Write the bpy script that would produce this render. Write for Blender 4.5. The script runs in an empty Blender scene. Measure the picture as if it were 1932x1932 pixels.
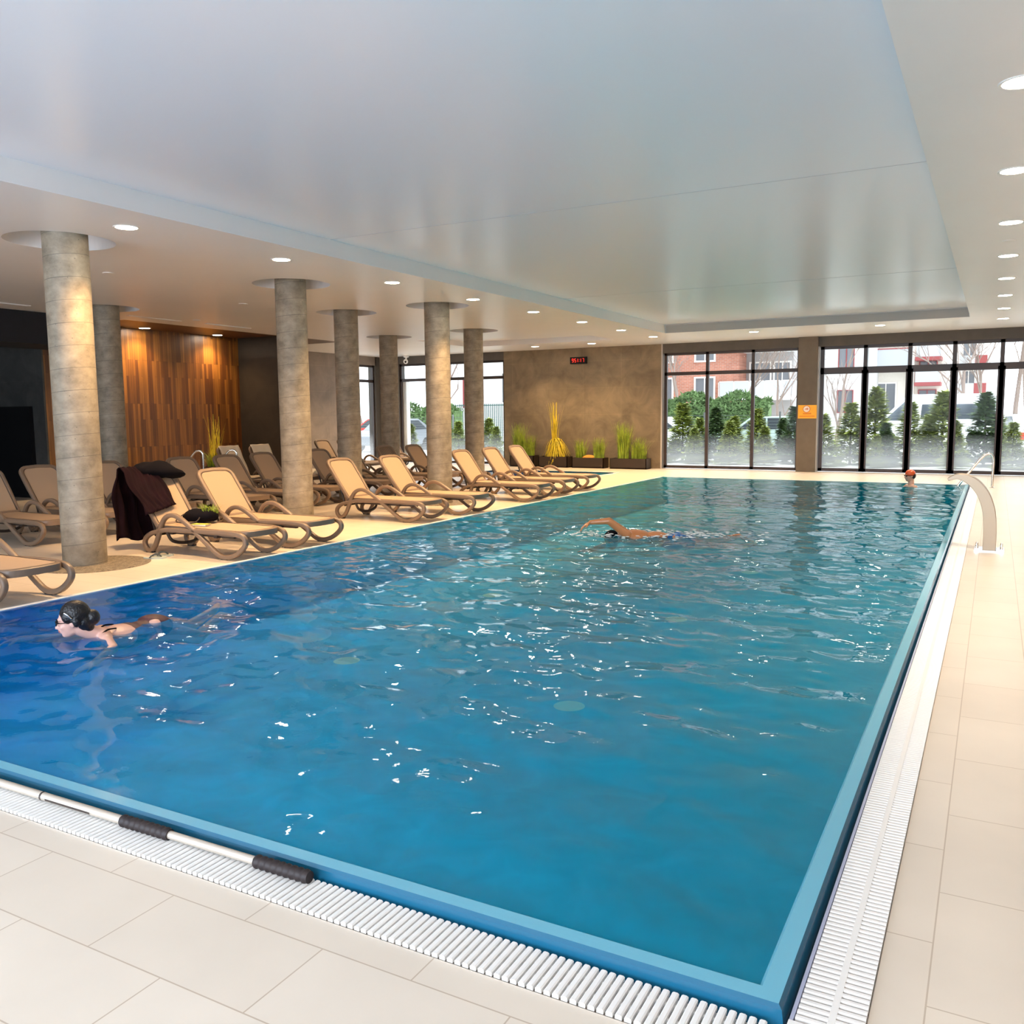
import bpy, bmesh, math, random
import numpy as np
from mathutils import Vector, Matrix
from mathutils.geometry import delaunay_2d_cdt
R = math.radians
PI = math.pi
random.seed(7)
S = bpy.context.scene
COL = S.collection

# ------------------------------------------------------------------ camera
FPX = 1666.88
yaw, pitch, roll = -0.499463, -0.110681, -0.0095575
cy_, sy_ = math.cos(yaw), math.sin(yaw)
F_ = Vector((sy_ * math.cos(pitch), cy_ * math.cos(pitch), math.sin(pitch)))
R0 = Vector((cy_, -sy_, 0)); U0 = R0.cross(F_)
R1 = R0 * math.cos(roll) + U0 * math.sin(roll)
U1 = -R0 * math.sin(roll) + U0 * math.cos(roll)
cd = bpy.data.cameras.new('camera'); cam = bpy.data.objects.new('camera', cd); COL.objects.link(cam)
cd.sensor_width = 36.0; cd.lens = FPX / 1932 * 36.0; cd.clip_start = 0.05; cd.clip_end = 400
M4 = Matrix((R1, U1, -F_)).transposed().to_4x4(); M4.translation = (0, 0, 1.6)
cam.matrix_world = M4
S.camera = cam

# ------------------------------------------------------------------ world, daylight, exposure
W = bpy.data.worlds.new('overcast_sky'); S.world = W; W.use_nodes = True
wn = W.node_tree.nodes; wn.clear()
wo = wn.new('ShaderNodeOutputWorld'); wb = wn.new('ShaderNodeBackground')
wb.inputs[0].default_value = (0.88, 0.94, 1.0, 1); wb.inputs[1].default_value = 2.7
W.node_tree.links.new(wb.outputs[0], wo.inputs[0])
S.view_settings.view_transform = 'Standard'; S.view_settings.look = 'None'
S.view_settings.gamma = 1; S.view_settings.use_curve_mapping = False
S.view_settings.exposure = 0.38
cy = S.cycles
cy.use_denoising = True
cy.max_bounces = 8; cy.diffuse_bounces = 4; cy.glossy_bounces = 4; cy.transparent_max_bounces = 16
cy.transmission_bounces = 4; cy.sample_clamp_indirect = 6.0; cy.caustics_reflective = False; cy.caustics_refractive = False
SPOT_W = 340.0
LAMP_E = 75.0
def portal(cx, cy2, cz, w, h, rot):
    l = bpy.data.lights.new('window_portal', 'AREA'); l.shape = 'RECTANGLE'; l.size = w; l.size_y = h
    l.cycles.is_portal = True
    o = bpy.data.objects.new('window_portal', l); o.location = (cx, cy2, cz); o.rotation_euler = rot; COL.objects.link(o)
portal(-6.4, 24.55, 1.65, 3.8, 3.2, (R(-90), 0, 0))
portal(-0.6, 24.55, 1.65, 7.0, 3.2, (R(-90), 0, 0))
portal(-15.5, 24.55, 1.65, 4.0, 3.2, (R(-90), 0, 0))
portal(-18.45, 23.2, 1.65, 2.2, 3.2, (R(90), 0, R(-90)))
# added area lamp standing in for daylight from the unseen windows behind the camera
dl = bpy.data.lights.new('window_daylight', 'AREA'); dl.shape = 'RECTANGLE'; dl.size = 12.0; dl.size_y = 2.7; dl.energy = 760; dl.color = (.66, .80, 1.0)
do = bpy.data.objects.new('window_daylight', dl); do.location = (-4.6, -4.15, 1.8); do.rotation_euler = (R(90), 0, 0); COL.objects.link(do)

# ------------------------------------------------------------------ node helpers
def new_mat(name):
    m = bpy.data.materials.new(name); m.use_nodes = True
    nt = m.node_tree; nt.nodes.clear()
    o = nt.nodes.new('ShaderNodeOutputMaterial'); b = nt.nodes.new('ShaderNodeBsdfPrincipled')
    nt.links.new(b.outputs[0], o.inputs[0])
    return m, nt, b, o
def N(nt, t, **k):
    n = nt.nodes.new(t)
    for a, v in k.items(): setattr(n, a, v)
    return n
def Mth(nt, op, a, b=None, c=None):
    n = nt.nodes.new('ShaderNodeMath'); n.operation = op
    for i, v in enumerate((a, b, c)):
        if v is None: continue
        if isinstance(v, (int, float)): n.inputs[i].default_value = v
        else: nt.links.new(v, n.inputs[i])
    return n.outputs[0]
def rgba(c): return (c[0], c[1], c[2], 1)
def mat(name, col, rough=0.5, spec=0.5, metal=0.0, var=0.0, vscale=8.0, bump=0.0, bscale=60.0, col2=None, emit=None, es=0.0, alpha=None):
    m, nt, b, o = new_mat(name)
    b.inputs['Base Color'].default_value = rgba(col); b.inputs['Roughness'].default_value = rough
    b.inputs['Specular IOR Level'].default_value = spec; b.inputs['Metallic'].default_value = metal
    tc = N(nt, 'ShaderNodeTexCoord')
    if var or col2:
        nz = N(nt, 'ShaderNodeTexNoise'); nz.inputs['Scale'].default_value = vscale; nz.inputs['Detail'].default_value = 6
        nt.links.new(tc.outputs['Object'], nz.inputs[0])
        cr = N(nt, 'ShaderNodeValToRGB'); cr.color_ramp.elements[0].position = 0.32; cr.color_ramp.elements[1].position = 0.68
        a = tuple(x * (1 - var) for x in col); c = col2 if col2 else tuple(min(1, x * (1 + var)) for x in col)
        cr.color_ramp.elements[0].color = rgba(a); cr.color_ramp.elements[1].color = rgba(c)
        nt.links.new(nz.outputs[0], cr.inputs[0]); nt.links.new(cr.outputs[0], b.inputs['Base Color'])
    if bump:
        nb = N(nt, 'ShaderNodeTexNoise'); nb.inputs['Scale'].default_value = bscale; nb.inputs['Detail'].default_value = 3
        nt.links.new(tc.outputs['Object'], nb.inputs[0])
        bp = N(nt, 'ShaderNodeBump'); bp.inputs['Strength'].default_value = bump; bp.inputs['Distance'].default_value = 0.01
        nt.links.new(nb.outputs[0], bp.inputs['Height']); nt.links.new(bp.outputs[0], b.inputs['Normal'])
    if emit:
        b.inputs['Emission Color'].default_value = rgba(emit); b.inputs['Emission Strength'].default_value = es
    return m

def tile_mat(name, c1, c2, mortar, bw, rh, ox, oy, swap=False, ms=0.0025, rough=0.32, spec=0.45, axes='XY', bumpy=0.0, var=0.05):
    m, nt, b, o = new_mat(name)
    tc = N(nt, 'ShaderNodeTexCoord'); sp = N(nt, 'ShaderNodeSeparateXYZ'); nt.links.new(tc.outputs['Object'], sp.inputs[0])
    U, V = sp.outputs[axes[0]], sp.outputs[axes[1]]
    if swap: U, V = V, U
    cb = N(nt, 'ShaderNodeCombineXYZ')
    nt.links.new(Mth(nt, 'ADD', U, ox), cb.inputs[0]); nt.links.new(Mth(nt, 'ADD', V, oy), cb.inputs[1])
    br = N(nt, 'ShaderNodeTexBrick'); br.offset = 0.5; br.offset_frequency = 2
    br.inputs['Scale'].default_value = 1; br.inputs['Brick Width'].default_value = bw; br.inputs['Row Height'].default_value = rh
    br.inputs['Mortar Size'].default_value = ms; br.inputs['Mortar Smooth'].default_value = 0.1; br.inputs['Bias'].default_value = 0
    br.inputs['Color1'].default_value = rgba(c1); br.inputs['Color2'].default_value = rgba(c2); br.inputs['Mortar'].default_value = rgba(mortar)
    nt.links.new(cb.outputs[0], br.inputs[0])
    nz = N(nt, 'ShaderNodeTexNoise'); nz.inputs['Scale'].default_value = 1.6; nz.inputs['Detail'].default_value = 8
    nt.links.new(tc.outputs['Object'], nz.inputs[0])
    mr = N(nt, 'ShaderNodeMapRange'); mr.inputs[1].default_value = .3; mr.inputs[2].default_value = .7; mr.inputs[3].default_value = 1 - var; mr.inputs[4].default_value = 1 + var
    nt.links.new(nz.outputs[0], mr.inputs[0])
    mx = N(nt, 'ShaderNodeMix', data_type='RGBA', blend_type='MULTIPLY'); mx.inputs[0].default_value = 1
    nt.links.new(br.outputs[0], mx.inputs[6]); nt.links.new(mr.outputs[0], mx.inputs[7])
    nt.links.new(mx.outputs[2], b.inputs['Base Color'])
    b.inputs['Roughness'].default_value = rough; b.inputs['Specular IOR Level'].default_value = spec
    return m

CREAM = (0.70, 0.60, 0.49); CREAM2 = (0.73, 0.63, 0.52); GROUT = (0.50, 0.39, 0.29)
M = {}
M['floor_near'] = tile_mat('deck_tiles_front', CREAM, CREAM2, GROUT, .645, .325, 2.68 + .3225, -1.92)
M['floor_right'] = tile_mat('deck_tiles_side', CREAM, CREAM2, GROUT, .645, .325, .095, -2.48 + .3225, swap=False)
# side strip: rows run along Y
def _side():
    m = tile_mat('deck_tiles_side_rows', CREAM, CREAM2, GROUT, .645, .325, -2.48 + .3225, .095, swap=True)
    return m
bpy.data.materials.remove(M['floor_right'])
# with swap the U slot carries Y and the V slot carries X
M['floor_right'] = _side()
M['ceiling'] = mat('satin_ceiling_paint', (0.82, 0.79, 0.77), rough=0.36, spec=0.42, var=0.012, vscale=1.2)
M['recess'] = mat('pearl_ceiling_membrane', (0.83, 0.84, 0.89), rough=0.27, spec=0.7)
M['darkbrown'] = mat('brown_ceiling_paint', (0.10, 0.045, 0.018), rough=0.4, spec=0.5)
M['black'] = mat('black_paint', (0.006, 0.006, 0.007), rough=0.6, spec=0.2)
M['charcoal'] = mat('charcoal_plaster', (0.006, 0.006, 0.009), rough=0.8, var=.15)
M['lintel'] = mat('grey_brown_plaster', (0.085, 0.075, 0.065), rough=0.7, var=.08, vscale=5)
M['pier'] = mat('taupe_plaster', (0.13, 0.105, 0.08), rough=0.7, var=.08, vscale=5)
M['trimlight'] = mat('pale_aluminium_edge', (0.45, 0.42, 0.40), rough=0.4)
M['frame'] = mat('dark_bronze_window_frame', (0.035, 0.022, 0.019), rough=0.45)
M['white'] = mat('white_plastic', (0.80, 0.78, 0.75), rough=0.45)
M['whitewall'] = mat('white_wall_paint', (0.75, 0.72, 0.68), rough=0.8)
M['cope'] = mat('light_blue_glazed_edge', (0.16, 0.45, 0.58), rough=0.14, spec=0.6)
M['copeside'] = mat('deep_blue_glazed_side', (0.008, 0.11, 0.20), rough=0.2)  # sides of the overflow edge coloured darker than its top
M['grate'] = mat('white_grating_plastic', (0.86, 0.82, 0.77), rough=0.4)
M['channel'] = mat('gutter_channel_cream', (0.70, 0.62, 0.55), rough=0.6)
M['steel'] = mat('polished_stainless_steel', (0.78, 0.74, 0.68), rough=0.14, metal=1.0)
M['brushed'] = mat('brushed_steel', (0.40, 0.31, 0.22), rough=0.42, metal=0.75)
M['greenwood'] = None

def wall_stone(name, c, c2, axes, jw=1.2, jh=.78, rough=.62):
    m, nt, b, o = new_mat(name)
    tc = N(nt, 'ShaderNodeTexCoord'); sp = N(nt, 'ShaderNodeSeparateXYZ'); nt.links.new(tc.outputs['Object'], sp.inputs[0])
    n1 = N(nt, 'ShaderNodeTexNoise'); n1.inputs['Scale'].default_value = 1.7; n1.inputs['Detail'].default_value = 10; n1.inputs['Roughness'].default_value = .62
    n1.inputs['Distortion'].default_value = .6
    nt.links.new(tc.outputs['Object'], n1.inputs[0])
    cr = N(nt, 'ShaderNodeValToRGB'); cr.color_ramp.elements[0].position = .34; cr.color_ramp.elements[1].position = .66
    cr.color_ramp.elements[0].color = rgba(c); cr.color_ramp.elements[1].color = rgba(c2); nt.links.new(n1.outputs[0], cr.inputs[0])
    cb = N(nt, 'ShaderNodeCombineXYZ'); nt.links.new(sp.outputs[axes[0]], cb.inputs[0]); nt.links.new(sp.outputs[axes[1]], cb.inputs[1])
    br = N(nt, 'ShaderNodeTexBrick'); br.offset = 0.0
    br.inputs['Scale'].default_value = 1; br.inputs['Brick Width'].default_value = jw; br.inputs['Row Height'].default_value = jh
    br.inputs['Mortar Size'].default_value = .004; br.inputs['Color1'].default_value = (1, 1, 1, 1); br.inputs['Color2'].default_value = (.93, .93, .93, 1)
    br.inputs['Mortar'].default_value = (1.2, 1.2, 1.15, 1)
    nt.links.new(cb.outputs[0], br.inputs[0])
    mx = N(nt, 'ShaderNodeMix', data_type='RGBA', blend_type='MULTIPLY'); mx.inputs[0].default_value = 1
    nt.links.new(cr.outputs[0], mx.inputs[6]); nt.links.new(br.outputs[0], mx.inputs[7]); nt.links.new(mx.outputs[2], b.inputs['Base Color'])
    b.inputs['Roughness'].default_value = rough; b.inputs['Specular IOR Level'].default_value = .35
    return m
M['farwall'] = wall_stone('brown_stone_cladding', (0.15, 0.115, 0.075), (0.26, 0.20, 0.13), 'XZ')
M['leftwall'] = wall_stone('taupe_stone_cladding', (0.20, 0.165, 0.14), (0.27, 0.225, 0.19), 'YZ')
M['greywall'] = wall_stone('grey_stone_cladding', (0.045, 0.045, 0.045), (0.075, 0.075, 0.07), 'XZ')
M['blockwall'] = wall_stone('dark_brown_cladding', (0.018, 0.013, 0.008), (0.03, 0.022, 0.015), 'XZ')

def wood_mat():
    m, nt, b, o = new_mat('vertical_wood_planks')
    tc = N(nt, 'ShaderNodeTexCoord'); sp = N(nt, 'ShaderNodeSeparateXYZ'); nt.links.new(tc.outputs['Object'], sp.inputs[0])
    cb = N(nt, 'ShaderNodeCombineXYZ'); nt.links.new(sp.outputs['Z'], cb.inputs[0]); nt.links.new(sp.outputs['Y'], cb.inputs[1])
    br = N(nt, 'ShaderNodeTexBrick'); br.offset = .37; br.offset_frequency = 3; br.squash = 1
    br.inputs['Scale'].default_value = 1; br.inputs['Brick Width'].default_value = .95; br.inputs['Row Height'].default_value = .062
    br.inputs['Mortar Size'].default_value = .0015; br.inputs['Color1'].default_value = (0.30, .125, .022, 1); br.inputs['Color2'].default_value = (0.10, .034, .008, 1)
    br.inputs['Mortar'].default_value = (.02, .008, .003, 1); br.inputs['Bias'].default_value = .15
    nt.links.new(cb.outputs[0], br.inputs[0])
    mp = N(nt, 'ShaderNodeMapping'); mp.inputs['Scale'].default_value = (8, 45, 1.5); nt.links.new(tc.outputs['Object'], mp.inputs[0])
    nz = N(nt, 'ShaderNodeTexNoise'); nz.inputs['Scale'].default_value = 1; nz.inputs['Detail'].default_value = 5; nt.links.new(mp.outputs[0], nz.inputs[0])
    mr = N(nt, 'ShaderNodeMapRange'); mr.inputs[1].default_value = .3; mr.inputs[2].default_value = .7; mr.inputs[3].default_value = .72; mr.inputs[4].default_value = 1.25
    nt.links.new(nz.outputs[0], mr.inputs[0])
    mx = N(nt, 'ShaderNodeMix', data_type='RGBA', blend_type='MULTIPLY'); mx.inputs[0].default_value = 1
    nt.links.new(br.outputs[0], mx.inputs[6]); nt.links.new(mr.outputs[0], mx.inputs[7]); nt.links.new(mx.outputs[2], b.inputs['Base Color'])
    b.inputs['Roughness'].default_value = .42
    return m
M['wood'] = wood_mat()

def concrete_mat():
    m, nt, b, o = new_mat('board_marked_concrete')
    tc = N(nt, 'ShaderNodeTexCoord'); sp = N(nt, 'ShaderNodeSeparateXYZ'); nt.links.new(tc.outputs['Object'], sp.inputs[0])
    zz = Mth(nt, 'ADD', sp.outputs['Z'], Mth(nt, 'MULTIPLY', sp.outputs['X'], .10))
    fr = Mth(nt, 'FRACT', Mth(nt, 'MULTIPLY', zz, 1 / .235))
    line = Mth(nt, 'LESS_THAN', fr, .028)
    n1 = N(nt, 'ShaderNodeTexNoise'); n1.inputs['Scale'].default_value = 5; n1.inputs['Detail'].default_value = 9; n1.inputs['Roughness'].default_value = .65
    mp = N(nt, 'ShaderNodeMapping'); mp.inputs['Scale'].default_value = (1, 1, 1.4); nt.links.new(tc.outputs['Object'], mp.inputs[0]); nt.links.new(mp.outputs[0], n1.inputs[0])
    cr = N(nt, 'ShaderNodeValToRGB'); cr.color_ramp.elements[0].position = .3; cr.color_ramp.elements[1].position = .7
    cr.color_ramp.elements[0].color = (.17, .14, .10, 1); cr.color_ramp.elements[1].color = (.37, .315, .235, 1); nt.links.new(n1.outputs[0], cr.inputs[0])
    vo = N(nt, 'ShaderNodeTexVoronoi'); vo.inputs['Scale'].default_value = 14; nt.links.new(tc.outputs['Object'], vo.inputs[0])
    pit = Mth(nt, 'LESS_THAN', vo.outputs['Distance'], .09)
    n2 = N(nt, 'ShaderNodeTexNoise'); n2.inputs['Scale'].default_value = 3; nt.links.new(tc.outputs['Object'], n2.inputs[0])
    lm = Mth(nt, 'MULTIPLY', line, Mth(nt, 'MULTIPLY', n2.outputs[0], 1.1))
    dk = Mth(nt, 'MAXIMUM', lm, Mth(nt, 'MULTIPLY', pit, .55))
    mx = N(nt, 'ShaderNodeMix', data_type='RGBA'); nt.links.new(dk, mx.inputs[0]); nt.links.new(cr.outputs[0], mx.inputs[6]); mx.inputs[7].default_value = (.07, .06, .05, 1)
    nt.links.new(mx.outputs[2], b.inputs['Base Color']); b.inputs['Roughness'].default_value = .6
    bp = N(nt, 'ShaderNodeBump'); bp.inputs['Strength'].default_value = .4; bp.inputs['Distance'].default_value = .006
    nt.links.new(Mth(nt, 'SUBTRACT', n1.outputs[0], dk), bp.inputs['Height']); nt.links.new(bp.outputs[0], b.inputs['Normal'])
    return m
M['concrete'] = concrete_mat()

def gravel_mat():
    m, nt, b, o = new_mat('pebble_gravel')
    tc = N(nt, 'ShaderNodeTexCoord'); vo = N(nt, 'ShaderNodeTexVoronoi'); vo.inputs['Scale'].default_value = 55; nt.links.new(tc.outputs['Object'], vo.inputs[0])
    cr = N(nt, 'ShaderNodeValToRGB'); nt.links.new(vo.outputs['Color'], cr.inputs[0])
    cr.color_ramp.elements[0].color = (.07, .055, .04, 1); cr.color_ramp.elements[1].color = (.36, .30, .22, 1)
    nt.links.new(cr.outputs[0], b.inputs['Base Color'])
    bp = N(nt, 'ShaderNodeBump'); bp.inputs['Strength'].default_value = 1; bp.inputs['Distance'].default_value = .012; bp.invert = True
    nt.links.new(vo.outputs['Distance'], bp.inputs['Height']); nt.links.new(bp.outputs[0], b.inputs['Normal'])
    return m
M['gravel'] = gravel_mat()

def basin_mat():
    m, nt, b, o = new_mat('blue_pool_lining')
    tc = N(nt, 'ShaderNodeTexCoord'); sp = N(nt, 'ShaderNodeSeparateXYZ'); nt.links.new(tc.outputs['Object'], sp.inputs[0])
    # shift of light from blue left to teal right, painted into the lining colour
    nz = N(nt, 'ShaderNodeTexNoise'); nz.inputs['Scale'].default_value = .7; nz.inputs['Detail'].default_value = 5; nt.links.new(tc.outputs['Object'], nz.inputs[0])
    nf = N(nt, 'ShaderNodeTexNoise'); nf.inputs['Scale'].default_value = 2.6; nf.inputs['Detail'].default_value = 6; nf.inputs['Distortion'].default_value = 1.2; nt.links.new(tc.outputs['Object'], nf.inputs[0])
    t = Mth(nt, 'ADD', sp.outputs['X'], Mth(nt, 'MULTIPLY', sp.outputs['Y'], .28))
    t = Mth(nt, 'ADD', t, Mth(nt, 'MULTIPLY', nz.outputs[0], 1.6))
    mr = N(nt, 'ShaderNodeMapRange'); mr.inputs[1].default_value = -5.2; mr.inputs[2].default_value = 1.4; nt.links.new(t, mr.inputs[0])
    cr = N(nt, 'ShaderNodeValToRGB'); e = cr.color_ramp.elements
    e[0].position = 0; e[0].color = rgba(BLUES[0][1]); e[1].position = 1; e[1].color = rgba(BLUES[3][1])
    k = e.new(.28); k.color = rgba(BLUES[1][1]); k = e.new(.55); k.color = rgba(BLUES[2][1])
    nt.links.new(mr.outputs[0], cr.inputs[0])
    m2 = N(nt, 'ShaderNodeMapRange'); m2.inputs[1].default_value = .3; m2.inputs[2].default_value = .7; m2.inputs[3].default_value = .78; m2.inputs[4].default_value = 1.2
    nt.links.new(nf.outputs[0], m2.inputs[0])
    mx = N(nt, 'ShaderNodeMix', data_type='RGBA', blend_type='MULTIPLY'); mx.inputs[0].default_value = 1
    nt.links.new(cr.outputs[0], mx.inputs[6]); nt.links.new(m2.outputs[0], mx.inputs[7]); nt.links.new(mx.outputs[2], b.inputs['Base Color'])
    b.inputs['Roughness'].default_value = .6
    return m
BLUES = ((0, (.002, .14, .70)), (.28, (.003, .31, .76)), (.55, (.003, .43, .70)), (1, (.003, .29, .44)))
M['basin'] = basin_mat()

def water_mat(name, tint, rough=0.0, bump=.16, ior=1.26):
    """clear surface over a faintly milky, blue-scattering body"""
    m, nt, b, o = new_mat(name); nt.nodes.remove(b)
    tr = N(nt, 'ShaderNodeBsdfTransparent'); tr.inputs[0].default_value = rgba(tint)
    gl = N(nt, 'ShaderNodeBsdfGlossy'); gl.inputs['Roughness'].default_value = rough
    fr = N(nt, 'ShaderNodeFresnel'); fr.inputs[0].default_value = ior
    tc = N(nt, 'ShaderNodeTexCoord'); nz = N(nt, 'ShaderNodeTexNoise'); nz.inputs['Scale'].default_value = 9; nz.inputs['Detail'].default_value = 3
    nt.links.new(tc.outputs['Object'], nz.inputs[0])
    bp = N(nt, 'ShaderNodeBump'); bp.inputs['Strength'].default_value = bump; bp.inputs['Distance'].default_value = .012
    nt.links.new(nz.outputs[0], bp.inputs['Height'])
    nt.links.new(bp.outputs[0], gl.inputs['Normal']); nt.links.new(bp.outputs[0], fr.inputs['Normal'])
    sp = N(nt, 'ShaderNodeSeparateXYZ'); nt.links.new(tc.outputs['Object'], sp.inputs[0])
    mp = N(nt, 'ShaderNodeMapping'); mp.inputs['Scale'].default_value = (1, 2.2, 1); nt.links.new(tc.outputs['Object'], mp.inputs[0])
    n2 = N(nt, 'ShaderNodeTexNoise'); n2.inputs['Scale'].default_value = 1.7; n2.inputs['Detail'].default_value = 7; n2.inputs['Distortion'].default_value = 1.0
    nt.links.new(mp.outputs[0], n2.inputs[0])
    t = Mth(nt, 'ADD', sp.outputs['X'], Mth(nt, 'MULTIPLY', sp.outputs['Y'], .28)); t = Mth(nt, 'ADD', t, Mth(nt, 'MULTIPLY', n2.outputs[0], 2.4))  # same left-to-right shift of light painted into the water colour
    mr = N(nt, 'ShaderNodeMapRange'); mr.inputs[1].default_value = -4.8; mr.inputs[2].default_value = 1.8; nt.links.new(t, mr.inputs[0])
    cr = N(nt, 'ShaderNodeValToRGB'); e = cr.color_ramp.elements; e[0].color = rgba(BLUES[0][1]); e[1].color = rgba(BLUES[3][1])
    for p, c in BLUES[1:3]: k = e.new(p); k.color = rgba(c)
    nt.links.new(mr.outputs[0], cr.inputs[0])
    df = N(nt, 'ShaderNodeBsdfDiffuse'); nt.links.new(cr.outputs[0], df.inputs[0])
    m1 = N(nt, 'ShaderNodeMixShader'); m1.inputs[0].default_value = .4; nt.links.new(tr.outputs[0], m1.inputs[1]); nt.links.new(df.outputs[0], m1.inputs[2])
    mx = N(nt, 'ShaderNodeMixShader'); nt.links.new(fr.outputs[0], mx.inputs[0]); nt.links.new(m1.outputs[0], mx.inputs[1]); nt.links.new(gl.outputs[0], mx.inputs[2])
    nt.links.new(mx.outputs[0], o.inputs[0])
    return m
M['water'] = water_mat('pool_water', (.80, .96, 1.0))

def glass_mat():
    m, nt, b, o = new_mat('window_glass'); nt.nodes.remove(b)
    tr = N(nt, 'ShaderNodeBsdfTransparent'); tr.inputs[0].default_value = (.96, .98, .98, 1)
    gl = N(nt, 'ShaderNodeBsdfGlossy'); gl.inputs['Roughness'].default_value = .02
    fr = N(nt, 'ShaderNodeFresnel'); fr.inputs[0].default_value = 1.14
    mx = N(nt, 'ShaderNodeMixShader'); nt.links.new(fr.outputs[0], mx.inputs[0]); nt.links.new(tr.outputs[0], mx.inputs[1]); nt.links.new(gl.outputs[0], mx.inputs[2])
    # breath of condensation on the lowest part of the panes
    df = N(nt, 'ShaderNodeBsdfTranslucent'); df.inputs[0].default_value = (.9, .92, .93, 1)
    tc = N(nt, 'ShaderNodeTexCoord'); sp = N(nt, 'ShaderNodeSeparateXYZ'); nt.links.new(tc.outputs['Object'], sp.inputs[0])
    mr = N(nt, 'ShaderNodeMapRange'); mr.inputs[1].default_value = 1.0; mr.inputs[2].default_value = .35; mr.inputs[3].default_value = 0; mr.inputs[4].default_value = .3
    nt.links.new(sp.outputs['Z'], mr.inputs[0])
    m2 = N(nt, 'ShaderNodeMixShader'); nt.links.new(mr.outputs[0], m2.inputs[0]); nt.links.new(mx.outputs[0], m2.inputs[1]); nt.links.new(df.outputs[0], m2.inputs[2])
    nt.links.new(m2.outputs[0], o.inputs[0])
    return m
M['glass'] = glass_mat()
M['lamp'] = mat('lamp_lens', (1, 1, 1), emit=(1.0, .86, .68), es=LAMP_E)

# ------------------------------------------------------------------ mesh helpers
class MB:
    def __init__(s): s.v = []; s.f = []; s.mi = []; s.cm = 0
    def add(s, vs, fs):
        b = len(s.v); s.v += [tuple(v) for v in vs]
        s.f += [tuple(i + b for i in f) for f in fs]; s.mi += [s.cm] * len(fs); return s
    def box(s, x0, x1, y0, y1, z0, z1):
        return s.add([(x0, y0, z0), (x1, y0, z0), (x1, y1, z0), (x0, y1, z0), (x0, y0, z1), (x1, y0, z1), (x1, y1, z1), (x0, y1, z1)],
                     [(0, 3, 2, 1), (4, 5, 6, 7), (0, 1, 5, 4), (1, 2, 6, 5), (2, 3, 7, 6), (3, 0, 4, 7)])
    def bx(s, c, d): return s.box(c[0] - d[0] / 2, c[0] + d[0] / 2, c[1] - d[1] / 2, c[1] + d[1] / 2, c[2] - d[2] / 2, c[2] + d[2] / 2)
    def sweep(s, pts, section, closed=False, up=(0, 0, 1), cap=True, scales=None):
        """sweep a closed 2-D section [(a,b)] along pts; a along the side vector, b along the normal"""
        pts = [Vector(p) for p in pts]; n = len(pts); k = len(section); vs = []
        prev = None
        for i, p in enumerate(pts):
            a = pts[(i - 1) % n] if (closed or i > 0) else p
            c = pts[(i + 1) % n] if (closed or i < n - 1) else p
            t = (c - a)
            if t.length < 1e-9: t = Vector((0, 0, 1))
            t.normalize()
            u = Vector(up)
            sd = t.cross(u)
            if sd.length < .15:
                sd = prev - t * prev.dot(t) if prev is not None else t.cross(Vector((1, .3, 0)))
            sd.normalize()
            if prev is not None and sd.dot(prev) < 0: sd = -sd
            prev = sd; nn = sd.cross(t)
            sc = scales[i] if scales else 1
            for (x, y) in section: vs.append(p + sd * x * sc + nn * y * sc)
        fs = []
        m = n if closed else n - 1
        for i in range(m):
            for j in range(k):
                a0 = i * k + j; a1 = i * k + (j + 1) % k; b0 = ((i + 1) % n) * k + j; b1 = ((i + 1) % n) * k + (j + 1) % k
                fs.append((a0, a1, b1, b0))
        if cap and not closed:
            fs.append(tuple(reversed(range(k)))); fs.append(tuple((n - 1) * k + j for j in range(k)))
        return s.add(vs, fs)
    def tube(s, pts, r, k=10, closed=False, cap=True):
        if not isinstance(r, (int, float)): sc = [x / r[0] if r[0] else 1 for x in r]; r0 = r[0]
        else: sc = None; r0 = r
        sec = [(r0 * math.cos(2 * PI * j / k), r0 * math.sin(2 * PI * j / k)) for j in range(k)]
        return s.sweep(pts, sec, closed, cap=cap, scales=sc)
    def lathe(s, prof, k=32, c=(0, 0, 0)):
        vs = []; n = len(prof)
        for (r, z) in prof:
            for j in range(k):
                a = 2 * PI * j / k; vs.append((c[0] + r * math.cos(a), c[1] + r * math.sin(a), c[2] + z))
        fs = [(i * k + j, i * k + (j + 1) % k, (i + 1) * k + (j + 1) % k, (i + 1) * k + j) for i in range(n - 1) for j in range(k)]
        if prof[0][0] > 1e-6: fs.append(tuple(reversed(range(k))))
        if prof[-1][0] > 1e-6: fs.append(tuple((n - 1) * k + j for j in range(k)))
        return s.add(vs, fs)
    def ell(s, c, r, k=16, n=10, rot=None):
        vs = []; c = Vector(c)
        for i in range(n + 1):
            th = PI * i / n
            for j in range(k):
                a = 2 * PI * j / k
                p = Vector((r[0] * math.sin(th) * math.cos(a), r[1] * math.sin(th) * math.sin(a), r[2] * math.cos(th)))
                if rot is not None: p = rot @ p
                vs.append(c + p)
        fs = [(i * k + j, (i + 1) * k + j, (i + 1) * k + (j + 1) % k, i * k + (j + 1) % k) for i in range(n) for j in range(k)]
        return s.add(vs, fs)
    def prism(s, poly, a0, a1, axis='y'):
        """extrude a 2-D polygon; axis y: poly=(x,z); axis x: poly=(y,z); axis z: poly=(x,y)"""
        def P(p, a): return {'y': (p[0], a, p[1]), 'x': (a, p[0], p[1]), 'z': (p[0], p[1], a)}[axis]
        n = len(poly); vs = [P(p, a0) for p in poly] + [P(p, a1) for p in poly]
        fs = [tuple(range(n)), tuple(reversed(range(n, 2 * n)))] + [(i, n + i, n + (i + 1) % n, (i + 1) % n) for i in range(n)]
        return s.add(vs, fs)
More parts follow.
